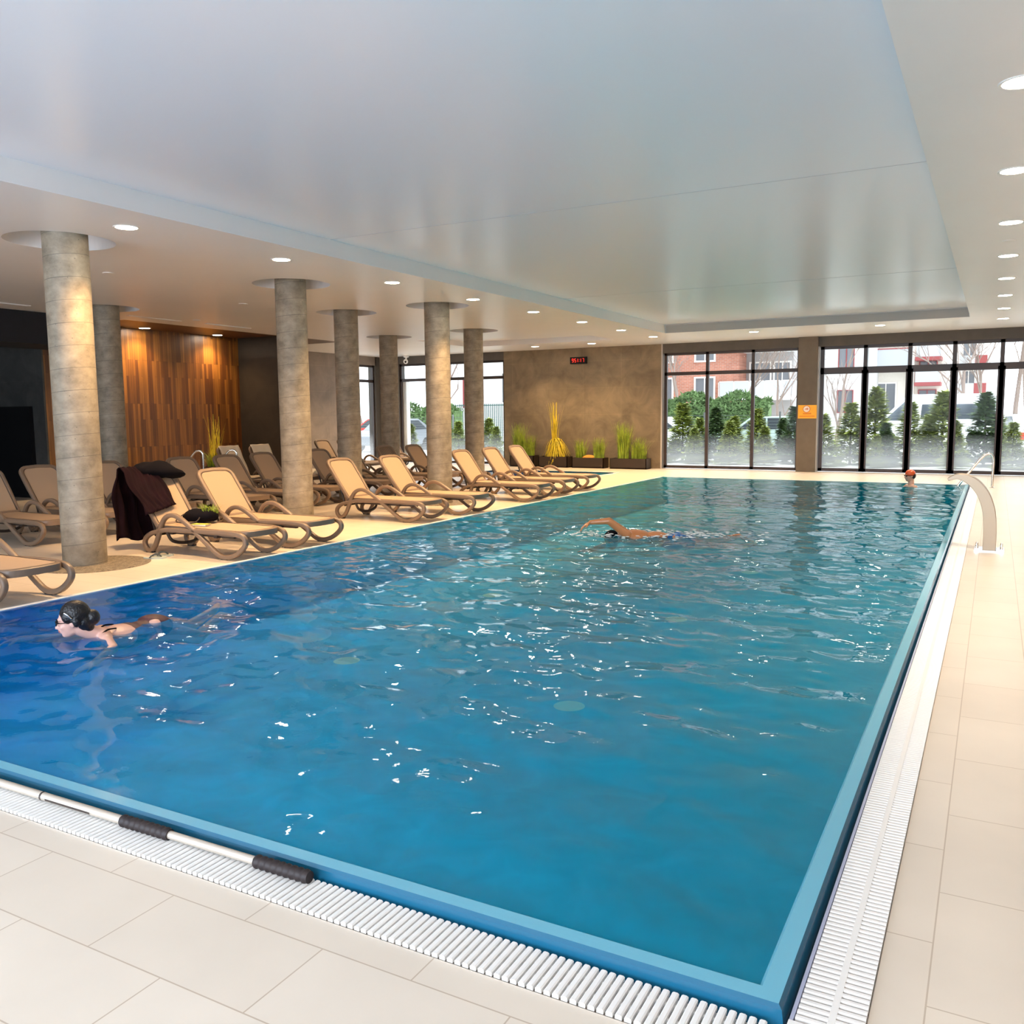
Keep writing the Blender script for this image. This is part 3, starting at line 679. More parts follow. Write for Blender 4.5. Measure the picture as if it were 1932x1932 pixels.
def make_lounger(angle, slats=False, sling='sling'):
    t = thing('sun_lounger', '', 'sun lounger')
    for s in (-1, 1):
        a = MB(); pts = spline([(x, s * .305, z) for x, z in SIDE], 4, True); a.sweep(pts, rr(.027, .027, .6), closed=True, up=(0, 1, 0)); mk('side_frame', a, M['lframe'], t, smooth=True, fix=True)
        for x in (-.02, -1.27):
            a = MB(); a.prism([(x - .055, 0), (x + .055, 0), (x + .05, .03), (x - .05, .03)], s * .305 - .024, s * .305 + .024, 'y'); mk('rubber_foot', a, M['rubber'], t)
    # seat frame: bowed board with deep rounded lip
    o = outline(-1.22, .17, .275, .03, .14)
    a = MB(); n = len(o)
    def ringv(p, z, k=1.0, dx=0): return [(x * 1 if k == 1 else (-.5 + (x + .5) * k), y * k, z + bedz(x) - .327) for x, y in p]
    rings = [ringv(o, .262), ringv(o, .322), ringv(o, .330, .985), ringv(o, .330, .93)]
    vs = [v for r in rings for v in r]; fs = [(i * n + j, i * n + (j + 1) % n, (i + 1) * n + (j + 1) % n, (i + 1) * n + j) for i in range(3) for j in range(n)]
    inn = [(-.5 + (x + .5) * .93, y * .90, .262) for x, y in o]; b0 = len(vs); vs += inn; fs += [(j, b0 + j, b0 + (j + 1) % n, (j + 1) % n) for j in range(n)]
    fs += [(b0 + j, 3 * n + j, 3 * n + (j + 1) % n, b0 + (j + 1) % n) for j in range(n)]
    a.add(vs, fs); mk('seat_frame', a, M['lframe'], t, smooth=True)
    a = MB(); q = [(-.5 + (x + .5) * .945, y * .935) for x, y in o]
    a.add([(x, y, bedz(x) + .001) for x, y in q] + [(x, y, bedz(x) - .012) for x, y in q], [tuple(range(n)), tuple(reversed(range(n, 2 * n)))] + [(i, n + i, n + (i + 1) % n, (i + 1) % n) for i in range(n)])
    mk('seat_sling', a, M[sling], t)
    # back: hinged panel
    L = .70; ca, sa = math.cos(R(angle)), math.sin(R(angle)); hx, hz = -1.16, .325
    def bp(u, y, w): return (hx - u * ca + w * sa * -1 * -1 * 0 - 0 + w * sa, y, hz + u * sa + w * ca)
    ob = []
    for (uc, yc, a0) in ((.03, .255, 0),): pass
    hw = .285
    loop = [(0, hw * .98), (L * .5, hw)] + [(L - .10 + .10 * math.sin(R(k * 15)), hw - .10 + .10 * math.cos(R(k * 15))) for k in range(7)]
    loop = loop + [(L + .012, 0)] + [(u, -y) for u, y in reversed(loop)]
    a = MB(); a.sweep([bp(u, y, 0) for u, y in loop], rr(.027, .026, .5), closed=True, up=Vector((sa, 0, ca))); mk('back_frame', a, M['lframe'], t, smooth=True)
    if slats:
        a = MB()
        for k in range(9):
            y = -.24 + k * .06; a.add([bp(.0, y - .02, .012), bp(.0, y + .02, .012), bp(L - .02, y + .02, .012), bp(L - .02, y - .02, .012), bp(.0, y - .02, -.008), bp(.0, y + .02, -.008), bp(L - .02, y + .02, -.008), bp(L - .02, y - .02, -.008)],
                  [(0, 1, 2, 3), (7, 6, 5, 4), (0, 4, 5, 1), (1, 5, 6, 2), (2, 6, 7, 3), (3, 7, 4, 0)])
        mk('back_slats', a, M['lframe'], t)
    else:
        a = MB(); q = [(u * .965 + .004, y * .90) for u, y in loop]; n = len(q)
        a.add([bp(u, y, .014) for u, y in q] + [bp(u, y, -.004) for u, y in q], [tuple(range(n)), tuple(reversed(range(n, 2 * n)))] + [(i, n + i, n + (i + 1) % n, (i + 1) % n) for i in range(n)])
        mk('back_sling', a, M[sling], t)
    a = MB(); a.tube([(x, y, bedz(x) + .001) for x, y in [(-.5 + (x + .5) * .945, y * .935) for x, y in o]], .0045, 5, closed=True)
    if not slats: a.tube([bp(u * .965 + .004, y * .90, .015) for u, y in loop], .0045, 5, closed=True)
    mk('piping', a, M['ldark'], t, fix=False)
    # under-structure
    a = MB(); a.tube(spline([(-1.02, -.26, .25), (-1.0, -.2, .14), (-.98, 0, .10), (-1.0, .2, .14), (-1.02, .26, .25)], 5), .020, 8); mk('cross_brace', a, M['ldark'], t, smooth=True)
    a = MB(); a.box(-.95, .05, -.24, -.20, .235, .262); a.box(-.95, .05, .20, .24, .235, .262); a.box(-.2, -.15, -.3, .3, .235, .262); a.box(-.93, -.88, -.3, .3, .235, .262); mk('under_rail', a, M['ldark'], t)
    a = MB(); a.tube([bp(.38, -.22, -.02), (-1.26, -.22, .20)], .014, 8); a.tube([bp(.38, .22, -.02), (-1.26, .22, .20)], .014, 8); a.tube([(-1.26, -.24, .2), (-1.26, .24, .2)], .014, 8); mk('back_prop', a, M['ldark'], t, smooth=True)
    return t
proto = make_lounger(54)
front = [(-7.50, 4.65, 54, 'nearest sun lounger, only its pale rounded foot end in the picture at the left edge'),
         (-7.50, 7.37, 54, 'sun lounger with a dark robe over its back and a black bag on the seat'),
         (-7.49, 8.37, 54, 'empty poolside sun lounger right beside the one with the robe'),
         (-7.64, 11.06, 54, 'sun lounger by the pool between the second and third poolside columns, left of its pair'),
         (-7.47, 12.2, 54, 'sun lounger by the pool just left of the third poolside column'),
         (-7.48, 14.48, 54, 'first of the three far poolside sun loungers, nearest the camera'),
         (-7.54, 15.7, 54, 'middle one of the three far poolside sun loungers'),
         (-7.58, 16.9, 54, 'farthest sun lounger of the poolside row, before the brown wall')]
back = [(-10.62, 7.08, 54, 'second-row sun lounger cut off by the left picture edge', 0), (-10.66, 7.99, 54, 'second-row sun lounger behind the nearest column, before the black doorway', 0),
        (-10.75, 9.1, 54, 'second-row sun lounger mostly hidden by the nearest column', 0), (-10.6, 10.48, 54, 'second-row sun lounger right behind the dark robe', 0),
        (-10.5, 11.42, 54, 'second-row sun lounger behind the empty poolside lounger, before the planter', 0), (-10.6, 12.42, 54, 'second-row sun lounger before the towel-covered pair, left of the second column', 0),
        (-10.62, 13.98, 54, 'second-row sun lounger mostly hidden by the second column', 0), (-10.6, 14.9, 54, 'brown backed sun lounger just left of the middle column', 0),
        (-10.45, 16.05, 54, 'sun lounger whose bare back shows upright slats, right of the middle column', 1), (-10.15, 16.75, 54, 'second-row sun lounger left of the third poolside column', 0)]
third = [(-12.75, 13.55, 62, 'sun lounger under a cream towel at the wood wall, left of two'), (-12.75, 14.45, 62, 'sun lounger under a cream towel at the wood wall, right of two'),
         (-14.8, 19.0, 57, 'pale sun lounger by the taupe wall, left of two'), (-14.7, 19.78, 57, 'pale sun lounger by the taupe wall, partly behind the middle column'), (-14.5, 21.7, 57, 'pale sun lounger right of the dark deep column, by the corner window')]
GL = 'sun loungers around the pool'
variants = {}
def put(x, y, ang, lb, slats=False):
    key = (ang, slats)
    if key not in variants:
        variants[key] = o = proto if key == (54, False) else make_lounger(ang, slats)
    else: o = dup(variants[key])
    o.location = (x, y, 0); o.rotation_euler.z = R(random.uniform(-1.2, 1.2)); tag(o, lb, 'sun lounger', GL); return o
for x, y, a_, lb in front: put(x, y, a_, lb)
for x, y, a_, lb, sl_ in back:
    o = put(x, y, a_, lb, bool(sl_))
for x, y, a_, lb in third: put(x, y, a_, lb)

# ------------------------------------------------------------------ planters with grasses
M['planter'] = mat('dark_brown_planter', (0.030, 0.018, 0.012), rough=0.5)
M['soil'] = mat('dark_soil', (0.03, 0.02, 0.012), rough=.95, bump=.6, bscale=60)
M['grass'] = mat('fresh_green_blades', (0.27, 0.36, 0.03), rough=.55, var=.45, vscale=6)
M['grassy'] = mat('yellow_green_blades', (0.72, 0.56, 0.03), rough=.55, var=.25, vscale=6)
M['amber'] = mat('amber_dry_foliage', (0.55, 0.26, 0.03), rough=.7, var=.2)
def blades(mb, cx, cy2, z0, n, h, spread, lean=.35, w=.011, rnd=random, droop=.5):
    for i in range(n):
        a = rnd.uniform(0, 2 * PI); rr0 = rnd.random() ** .5
        bx, by = cx + spread[0] * rr0 * math.cos(a), cy2 + spread[1] * rr0 * math.sin(a)
        hh = h * rnd.uniform(.55, 1.05); ln = lean * rnd.uniform(.2, 1) * hh; d = rnd.uniform(0, 2 * PI)
        dx, dy = math.cos(d), math.sin(d); px, py = -dy, dx; ww = w * rnd.uniform(.6, 1.3); vs = []
        for k in range(4):
            t = k / 3; q = ln * t * t; z = z0 + hh * (t - droop * .35 * t * t * (ln / hh)); k2 = ww * (1 - t * .85)
            x, y = bx + dx * q, min(by + dy * q, .26)
            vs += [(x - px * k2, y - py * k2, z), (x + px * k2, y + py * k2, z)]
        mb.add(vs, [(2 * k, 2 * k + 1, 2 * k + 3, 2 * k + 2) for k in range(3)])
def planter(lb, x, y, w, d, h, tufts, grp='grass planters before the brown wall', extra=None):
    t = thing('grass_planter', lb, 'planter', (x, y - .06, 0), 0, grp)
    a = MB(); a.box(-w / 2, w / 2, -d / 2, -d / 2 + .02, .0, h); a.box(-w / 2, w / 2, d / 2 - .02, d / 2, .0, h); a.box(-w / 2, -w / 2 + .02, -d / 2, d / 2, 0, h); a.box(w / 2 - .02, w / 2, -d / 2, d / 2, 0, h); a.box(-w / 2, w / 2, -d / 2, d / 2, 0, .03)
    mk('planter_box', a, M['planter'], t)
    a = MB(); a.box(-w / 2 + .02, w / 2 - .02, -d / 2 + .02, d / 2 - .02, .1, h - .04); mk('soil', a, M['soil'], t)
    for (tx, n, hh, sp_, m, ln) in tufts:
        a = MB(); blades(a, tx, 0, h - .06, n, hh, (sp_, d * .3), ln); g = mk('grass_tuft', a, M[m], t, fix=False)
    if extra: extra(t, w, d, h)
    return t
def yel(t, w, d, h):
    a = MB(); blades(a, 0, 0, h + .15, 40, 1.42, (.09, .05), .16, .02); mk('tall_blades', a, M['grassy'], t, fix=False)
    a = MB(); rnd = random.Random(4)
    for i in range(260):
        d_ = rnd.uniform(0, 2 * PI); L = rnd.uniform(.25, .5); z0 = h + rnd.uniform(.05, .5); vs = []; px, py = -math.sin(d_), math.cos(d_)
        for k in range(5):
            t_ = k / 4; q = L * t_; z = z0 + .25 * L * math.sin(t_ * PI) - L * .75 * t_ * t_; wv = .017 * (1 - .8 * t_)
            vs += [(q * math.cos(d_) - px * wv, q * math.sin(d_) * .45 - py * wv, max(z, .03)), (q * math.cos(d_) + px * wv, q * math.sin(d_) * .45 + py * wv, max(z, .03))]
        a.add(vs, [(2 * k, 2 * k + 1, 2 * k + 3, 2 * k + 2) for k in range(4)])
    mk('drooping_blades', a, M['grassy'], t, fix=False)
def amb(t, w, d, h):
    a = MB(); a.ell((-.02, -.02, h - .01), (.22, .12, .09), 16, 8); mk('amber_mound', a, M['amber'], t, smooth=True)
planter('leftmost dark planter with fine upright green grass, behind the farthest lounger', -12.6, 23.98, .8, .38, .34, [(-.18, 260, 1.05, .18, 'grass', .35), (.15, 200, .72, .2, 'grass', .4)])
planter('dark planter with tall yellow blades and drooping yellow leaves', -11.55, 23.98, .95, .38, .32, [], extra=yel)
planter('dark planter with two low green tufts around an amber mound', -10.42, 23.98, 1.0, .38, .30, [(-.3, 150, .62, .15, 'grass', .45), (.28, 170, .66, .16, 'grass', .4)], extra=amb)
planter('rightmost dark planter beside the middle window, with a tall and a low green tuft', -9.15, 23.95, 1.1, .40, .30, [(-.22, 260, 1.12, .16, 'grass', .35), (.25, 200, .68, .22, 'grass', .5)])
# planter behind the hot tub rails
t = thing('grass_planter', 'dark planter with tall yellow-green blades before the wood wall', 'planter', (-15.3, 14.2, 0))
a = MB(); a.lathe([(.18, 0), (.26, .5), (.24, .5), (.23, .42), (0, .42)], 28); mk('planter_box', a, M['planter'], t, smooth=True)
a = MB(); blades(a, 0, 0, .4, 34, 1.25, (.14, .1), .22, .014); mk('tall_blades', a, M['grassy'], t, fix=False)
a = MB(); blades(a, 0, 0, .4, 160, .5, (.2, .16), .8, .008); mk('grass_tuft', a, M['grass'], t, fix=False)

# tiled hot tub with rails
M['tubtile'] = mat('cream_glazed_tile', (0.66, 0.58, 0.42), rough=.35, var=.05)
t = thing('hot_tub', 'low cream tiled hot tub surround in front of the wood wall', 'hot tub', (-15.3, 12.3, 0))
a = MB(); a.box(-1.25, 1.1, -1.15, .75, 0, .14); a.box(-1.25, -.95, -1.15, .75, .14, .3); a.box(-.95, 1.1, .45, .75, .14, .3); a.box(-.95, 1.1, -1.15, -.85, .14, .3); a.box(.8, 1.1, -.85, .45, .14, .3); mk('tub_surround', a, M['tubtile'], t, bevel=.01)
a = MB(); a.box(-.95, .8, -.85, .45, .14, .24); mk('tub_water', a, mat('tub_water', (.25, .45, .5), .08), t)
def rail(lb, x, y, rz, pts, grp=None, r=.021):
    t = thing('pool_handrail', lb, 'handrail', (x, y, 0), rz, grp)
    a = MB(); a.tube(spline(pts, 8), r, 12); mk('rail_tube', a, M['steel'], t, smooth=True)
    a = MB(); p = pts[-1]; a.lathe([(.05, 0), (.05, .008), (.028, .02), (.0, .02)], 20, (p[0], p[1], max(p[2], 0))); mk('flange', a, M['steel'], t, smooth=True)
    return t
hp = [(-.62, 0, .32), (-.52, 0, .42), (-.2, 0, .86), (-.1, 0, .93), (-.02, 0, .9), (0, 0, .8), (0, 0, .4), (0, 0, .0)]
rail('left one of two steel handrails before the wood wall planter', -13.75, 12.45, R(28), hp, 'handrails of the hot tub')
rail('right one of two steel handrails before the wood wall planter', -13.35, 12.95, R(28), hp, 'handrails of the hot tub')
rail('steel handrail arching from the deck into the pool, far right corner', .0, 20.55, 0, [(-.72, 0, -.1), (-.6, 0, .06), (-.3, 0, .50), (-.19, 0, .64), (-.10, 0, .70), (-.03, 0, .66), (0, 0, .55), (0, 0, .28), (0, 0, .0)], None, .024)

# water spout
t = thing('water_spout', 'curved steel water spout standing on the right pool edge', 'water spout', (.0, 11.4, 0))
ctr = [(0, 0, .01), (0, 0, .25), (-.02, 0, .45), (-.075, 0, .62), (-.16, 0, .745), (-.26, 0, .815), (-.36, 0, .835), (-.45, 0, .80)]
wid = [.085, .085, .082, .078, .07, .055, .035, .018]
path = spline(ctr, 5); ws = [wid[min(int(i / 5), 7)] + (wid[min(int(i / 5) + 1, 7)] - wid[min(int(i / 5), 7)]) * ((i % 5) / 5) for i in range(len(path))]
a = MB(); sec_n = len(path); vs = []; 
for i, p in enumerate(path):
    tn = (path[min(i + 1, sec_n - 1)] - path[max(i - 1, 0)]).normalized(); nn = Vector((-tn.z, 0, tn.x)); w_ = ws[i]
    for (sy, sn) in ((-1, -1), (1, -1), (1, 1), (-1, 1)): vs.append(p + Vector((0, sy * .11, 0)) + nn * sn * w_ * .78)
fs = [(i * 4 + j, i * 4 + (j + 1) % 4, (i + 1) * 4 + (j + 1) % 4, (i + 1) * 4 + j) for i in range(sec_n - 1) for j in range(4)] + [(3, 2, 1, 0), tuple((sec_n - 1) * 4 + j for j in range(4))]
a.add(vs, fs); mk('spout_body', a, M['brushed'], t, bevel=.004)
a = MB(); a.box(-.15, .15, -.16, .16, 0, .012); mk('base_plate', a, M['steel'], t)
for bx_ in (-.125, .125):
    a = MB(); a.box(bx_ - .018, bx_ + .018, -.14, .14, .012, .03)
    for yy in (-.1, .0, .1): a.lathe([(.014, .03), (.014, .06), (.008, .07), (.0, .07)], 10, (bx_, yy, 0))
    mk('bolt_strip', a, M['steel'], t)

# telescopic pole lying on the grating
M['alu'] = mat('satin_aluminium', (0.66, 0.58, 0.48), rough=.32, metal=.6)
M['grip'] = mat('dark_brown_rubber_grip', (0.018, 0.009, 0.008), rough=.6)
t = thing('telescopic_pole', 'metal telescopic pole with two dark ribbed grips lying on the front grating', 'pole', (-1.99, 2.178, .031), R(0.55))
a = MB(); a.tube([(-2.35, 0, 0), (-.72, 0, 0)], .0175, 16); a.tube([(-.72, 0, 0), (-.22, 0, 0)], .0155, 16); mk('pole_tube', a, M['alu'], t, smooth=True)
for (x0, x1) in ((-.945, -.68), (-.245, .0)):
    a = MB(); n = 9; pr_ = []
    for k in range(n * 4 + 1):
        u = k / (n * 4); pr_.append((.021 + (.0035 if k % 4 in (1, 2) else 0), x0 + (x1 - x0) * u))
    pr_ = [(0, x0)] + pr_ + [(0, x1)]; b_ = MB(); b_.lathe(pr_, 18); a.add([(z, x, y) for x, y, z in b_.v], b_.f); mk('rubber_grip', a, M['grip'], t, smooth=True)
a = MB(); a.tube([(-1.44, 0, 0), (-1.43, 0, 0)], .0185, 14); a.box(-1.40, -1.12, -.0182, -.0178, -.006, .002); mk('printed_marking', a, M['ldark'], t)

# flip-flops, robe, bag, book and tuft on the second lounger
M['flip'] = mat('pale_green_foam', (0.46, 0.50, 0.42), rough=.7)
M['flipstrap'] = mat('dark_grey_strap', (0.05, 0.06, 0.06), rough=.6)
def flip(x, y, rz, lb):
    t = thing('flip_flop', lb, 'flip-flop', (x, y, .0), rz, 'pair of flip-flops')
    p = [(.13 * math.cos(a_) , (.048 + .012 * math.cos(a_)) * math.sin(a_)) for a_ in [2 * PI * k / 24 for k in range(24)]]
    a = MB(); a.prism(p, .0, .02, 'z'); mk('sole', a, M['flip'], t)
    a = MB(); a.tube(spline([(.07, 0, .02), (.04, .012, .045), (-.01, .04, .05), (-.05, .052, .018)], 4), .008, 6); a.tube(spline([(.07, 0, .02), (.04, -.012, .045), (-.01, -.04, .05), (-.05, -.052, .018)], 4), .008, 6); mk('strap', a, M['flipstrap'], t)
flip(-8.33, 6.78, R(35), 'pale flip-flop with dark straps on the deck, the nearer one'); flip(-8.40, 6.93, R(48), 'pale flip-flop with dark straps on the deck, the farther one')
def cloth(name, fn, nu, nv, m, th=.012):
    mb = MB(); vs = [fn(i / (nu - 1), j / (nv - 1)) for i in range(nu) for j in range(nv)]
    mb.add(vs, [(i * nv + j, i * nv + j + 1, (i + 1) * nv + j + 1, (i + 1) * nv + j) for i in range(nu - 1) for j in range(nv - 1)])
    o = mk(name, mb, m, smooth=180, fix=False); s = o.modifiers.new('thickness', 'SOLIDIFY'); s.thickness = th; s.offset = 0; return o
M['robe'] = mat('dark_plum_cloth', (0.010, 0.0025, 0.005), rough=.95, spec=.15, var=.3, vscale=5)
M['robeblack'] = mat('black_cloth', (0.006, 0.005, 0.007), rough=.95, spec=.1)
AX, AY = -7.50, 7.37
ca, sa = math.cos(R(54)), math.sin(R(54))
def robe(u, v):
    # u along drape: 0 front low, .4 top edge, 1 back low ; v across
    y = AY - .40 + (.47 + .10 * abs(u - .42)) * v + .02 * math.sin(u * 17 + v * 4)
    fold = .022 * math.sin(v * 19 + 3 * math.sin(u * 5)) + .01 * math.sin(v * 43)
    if u < .42:
        s_ = .72 - (.62 - .10 * v) * (1 - u / .42); x = AX - 1.16 - s_ * ca + .03 * sa + abs(fold) * sa; z = .325 + s_ * sa + .05 + abs(fold) * ca
        if s_ > .66: z += .0
    elif u < .52:
        k = (u - .42) / .1; x = AX - 1.16 - .72 * ca - .09 * k; z = .325 + .72 * sa + .06 + .03 * math.sin(k * PI) + abs(fold) * .5
    else:
        k = (u - .52) / .48; x = AX - 1.16 - .72 * ca - .11 - .05 * math.sin(k * PI) + fold; z = .925 - .80 * k + .03 * math.sin(v * 9)
    return (x, y, max(z, .04))
o = cloth('robe', robe, 40, 34, M['robe']); tag(o, 'dark plum robe draped over the back of the lounger beside the flip-flops', 'robe')
def hood(u, v):
    a_ = v * PI; r_ = .17 * math.sin(u * PI) ** .6 + .01
    return (AX - 1.60 + .16 * u * 1.3 - .05 + .06 * math.cos(a_), AY - .02 + .42 * u - .05 + r_ * .35 * math.cos(a_ * 1.3), .86 + .10 * math.sin(a_) * (1 - u * .4) - .10 * u * u + .03 * math.sin(u * 9))
a = MB(); a.ell((-.0, 0, 0), (.16, .33, .11), 18, 10); 
for i, v_ in enumerate(a.v):
    x, y, z = v_; a.v[i] = (x + .02 * math.sin(y * 22), y, z * (1 - .9 * max(0, y)) - .3 * max(0, y) ** 1.3 + .014 * math.sin(x * 30 + y * 17))
o = mk('scarf', a, M['robeblack'], smooth=True, loc=(AX - 1.56, AY + .12, .955)); o.rotation_euler = (0, 0, R(-18)); tag(o, 'black bunched scarf on top of the lounger back, over the robe', 'scarf')
t = thing('bag', 'black rounded bag with a green tuft lying on the seat below the robe', 'bag', (AX - .86, AY + .12, .345), R(20))
a = MB(); a.ell((0, 0, .07), (.22, .15, .085), 20, 12)
for i, v_ in enumerate(a.v): a.v[i] = (v_[0], v_[1], max(v_[2] + .018 * math.sin(v_[0] * 28) * math.sin(v_[1] * 25), .001))
mk('bag_body', a, M['robeblack'], t, smooth=True)
a = MB(); a.tube(spline([(-.16, -.1, .1), (-.22, -.18, .03), (-.1, -.24, .012), (.04, -.2, .02), (.06, -.12, .08)], 6), .008, 6); mk('bag_strap', a, M['ldark'], t, smooth=True)
a = MB(); blades(a, .1, .02, .1, 120, .13, (.12, .09), 1.4, .004); mk('green_tuft', a, M['grass'], t, fix=False)
t = thing('notebook', 'small yellow-green notebook lying on the lounger seat by the bag', 'notebook', (AX - .62, AY - .10, .332), R(12))
a = MB(); a.box(-.10, .10, -.05, .05, 0, .018); mk('page_block', a, mat('pale_paper', (.75, .72, .6), .8), t); a = MB(); a.box(-.104, .104, -.052, .052, .018, .022); mk('cover', a, mat('lime_card', (.50, .52, .08), .6), t)

# towels on the two loungers at the wood wall
M['towel'] = mat('cream_terry_towel', (0.85, 0.70, 0.50), rough=.95, bump=.5, bscale=90)
def towel(x0, y0, lb, ang=62):
    c_, s_ = math.cos(R(ang)), math.sin(R(ang))
    def fn(u, v):
        y = y0 - .27 + .54 * v + .008 * math.sin(u * 20); w_ = .03 + .006 * math.sin(v * 14 + u * 6)
        if u < .55:
            q = .72 * (1 - u / .55) * 1.0; return (x0 - 1.16 - q * c_ + w_ * s_ + .02, y, .325 + q * s_ + w_ * c_ + .012)
        q = (u - .55) / .45 * .62; return (x0 - 1.12 + q, y, .352 + .006 * math.sin(v * 12 + u * 30))
    o = cloth('towel', fn, 30, 14, M['towel'], .014); tag(o, lb, 'towel', 'cream towels over the loungers by the wood wall')
towel(-12.75, 13.55, 'cream towel covering the left one of the two loungers by the wood wall'); towel(-12.75, 14.45, 'cream towel covering the right one of the two loungers by the wood wall')
def crumple(u, v):
    return (-12.55 + .5 * u, 14.28 + .36 * v, .39 + .05 * math.sin(u * 13 + v * 5) * math.sin(v * 11) + .05 * math.sin(u * PI) * math.sin(v * PI))
o = cloth('towel', crumple, 18, 18, M['towel'], .02); tag(o, 'crumpled cream towel bunched on the seat of the right towel-covered lounger', 'towel')

# clock, sign, camera, ceiling fittings
t = thing('digital_clock', 'black wall clock with glowing red digits on the brown wall', 'clock', (-10.94, 24.285, 3.155))
a = MB(); a.box(-.27, .27, -.05, .012, -.10, .10); mk('clock_case', a, M['black'], t, bevel=.008)
M['led'] = mat('red_led', (1, .05, .03), emit=(1.0, .03, .015), es=1.3)
SEG = {'9': 'abcdfg', '5': 'acdfg', '1': 'bc', '7': 'abc'}
a = MB()
def digit(mb, ch_, x, z, w=.042, h=.10):
    q = .0045
    sg = {'a': (x, x + w, z + h / 2 - q, z + h / 2 + q), 'g': (x, x + w, z - q, z + q), 'd': (x, x + w, z - h / 2 - q, z - h / 2 + q), 'f': (x - q, x + q, z, z + h / 2), 'b': (x + w - q, x + w + q, z, z + h / 2), 'e': (x - q, x + q, z - h / 2, z), 'c': (x + w - q, x + w + q, z - h / 2, z)}
    for c in SEG[ch_]: b = sg[c]; mb.box(b[0], b[1], -.054, -.05, b[2], b[3])
for ch_, x in (('9', -.20), ('5', -.115), ('1', -.055), ('1', .045), ('7', .14)): digit(a, ch_, x, 0)
for x in (-.135, .035): a.box(x - .005, x + .005, -.054, -.05, .02, .03); a.box(x - .005, x + .005, -.054, -.05, -.03, -.02)
mk('red_digits', a, M['led'], t, fix=False)
t = thing('safety_sign', 'orange-yellow sign with a white round pictogram on the pillar between the windows', 'sign', (-4.345, 24.185, 1.58))
a = MB(); a.box(-.235, .235, -.004, .012, -.175, .175); mk('sign_panel', a, mat('orange_yellow_panel', (.85, .42, .02), .5), t)
b_ = MB(); b_.lathe([(.0, .003), (.078, .003), (.078, 0)], 28); a = MB(); a.add([(x - .02, -.004 - z, y + .07) for x, y, z in b_.v], b_.f); mk('roundel', a, mat('sign_white', (.9, .8, .7), .6), t)
b_ = MB(); b_.lathe([(.078, .001), (.092, .001), (.092, .004), (.078, .004), (.078, .001)], 28); a = MB(); a.add([(x - .02, -.004 - z, y + .07) for x, y, z in b_.v], b_.f)
a.box(-.065, .03, -.0085, -.0075, .05, .062); a.box(-.05, .03, -.0085, -.0075, .075, .09); a.box(-.01, .005, -.0085, -.0075, .045, .11); mk('pictogram', a, mat('sign_red', (.55, .12, .05), .6), t)
a = MB(); a.box(-.11, .10, -.0055, -.004, -.065, -.03); a.box(-.20, .19, -.0055, -.004, -.13, -.105); mk('lettering', a, mat('sign_orange', (.72, .22, .01), .6), t)
t = thing('security_camera', 'white dome security camera under the ceiling by the corner window', 'camera', (-16.9, 23.9, ZC))
a = MB(); a.lathe([(.0, 0), (.09, 0), (.09, -.05), (.07, -.07), (0, -.07)], 20); a.tube([(0, 0, -.06), (0, -.02, -.16)], .03, 10); a.ell((0, -.03, -.2), (.075, .075, .08), 16, 10); mk('camera_body', a, M['white'], t, smooth=True)
a = MB(); a.ell((.03, -.09, -.215), (.035, .03, .035), 12, 8); mk('lens', a, M['black'], t, smooth=True)
a = MB(); a.lathe([(.075, .0), (.07, -.008), (.0, -.010)], 24); v0 = mk('ceiling_speaker', a, M['white'], smooth=True, loc=(-10.49, 8.04, ZC)); tag(v0, 'small round ceiling fitting behind the nearest downlight of the left row', 'ceiling fitting', 'small round ceiling fittings')
for (x, y, lb) in ((-11.42, 11.38, 'small round ceiling fitting left of the second column'), (-14.11, 12.78, 'small round ceiling fitting near the wood wall strip'), (.05, 11.88, 'small round ceiling fitting among the right row of downlights'), (-12.2, 19.0, 'small round ceiling fitting behind the fourth column, near the window side')):
    dup(v0, loc=(x, y, ZC), label=lb)
def slot(x, y, L, lb, first=[None]):
    if first[0] is None:
        t = first[0] = thing('slot_vent', lb, 'ceiling vent', (x, y, ZC), 0, 'slot vents in the ceiling')
        a = MB(); a.box(-.035, -.02, -.6, .6, -.01, .004); a.box(.02, .035, -.6, .6, -.01, .004); a.box(-.035, .035, -.62, -.6, -.01, .004); a.box(-.035, .035, .6, .62, -.01, .004); mk('vent_frame', a, M['white'], t)
        a = MB(); a.box(-.02, .02, -.6, .6, -.003, .002); mk('vent_slot', a, M['black'], t)
    else: dup(first[0], loc=(x, y, ZC), label=lb)
slot(-14.63, 9.0, 1, 'slot vent in the ceiling at the far left edge of the picture'); slot(-14.5, 12.1, 1, 'slot vent before the wood wall, the left one'); slot(-14.45, 13.95, 1, 'slot vent before the wood wall, the right one')

# ------------------------------------------------------------------ swimmers
M['skin'] = mat('light_skin', (0.62, 0.36, 0.26), rough=.45, spec=.5, var=.05)
M['skinw'] = mat('pale_wet_skin', (0.74, 0.42, 0.33), rough=.4, spec=.5, var=.05)
M['skintan'] = mat('tanned_wet_skin', (0.58, 0.22, 0.08), rough=.28, spec=.6, var=.06)
M['hair'] = mat('black_hair', (0.008, 0.006, 0.006), rough=.35, var=.3, bump=.6, bscale=70)
M['lips'] = mat('lips', (0.42, 0.14, 0.12), rough=.4)
M['eye'] = mat('dark_eye', (0.03, 0.02, 0.015), rough=.2)
def seg(mb, p0, p1, r0, r1, k=14, n=6):
    p0, p1 = Vector(p0), Vector(p1); mb.tube([p0.lerp(p1, i / n) for i in range(n + 1)], [r0 + (r1 - r0) * i / n for i in range(n + 1)], k)
    mb.ell(p0, (r0,) * 3, 12, 8); mb.ell(p1, (r1,) * 3, 12, 8)
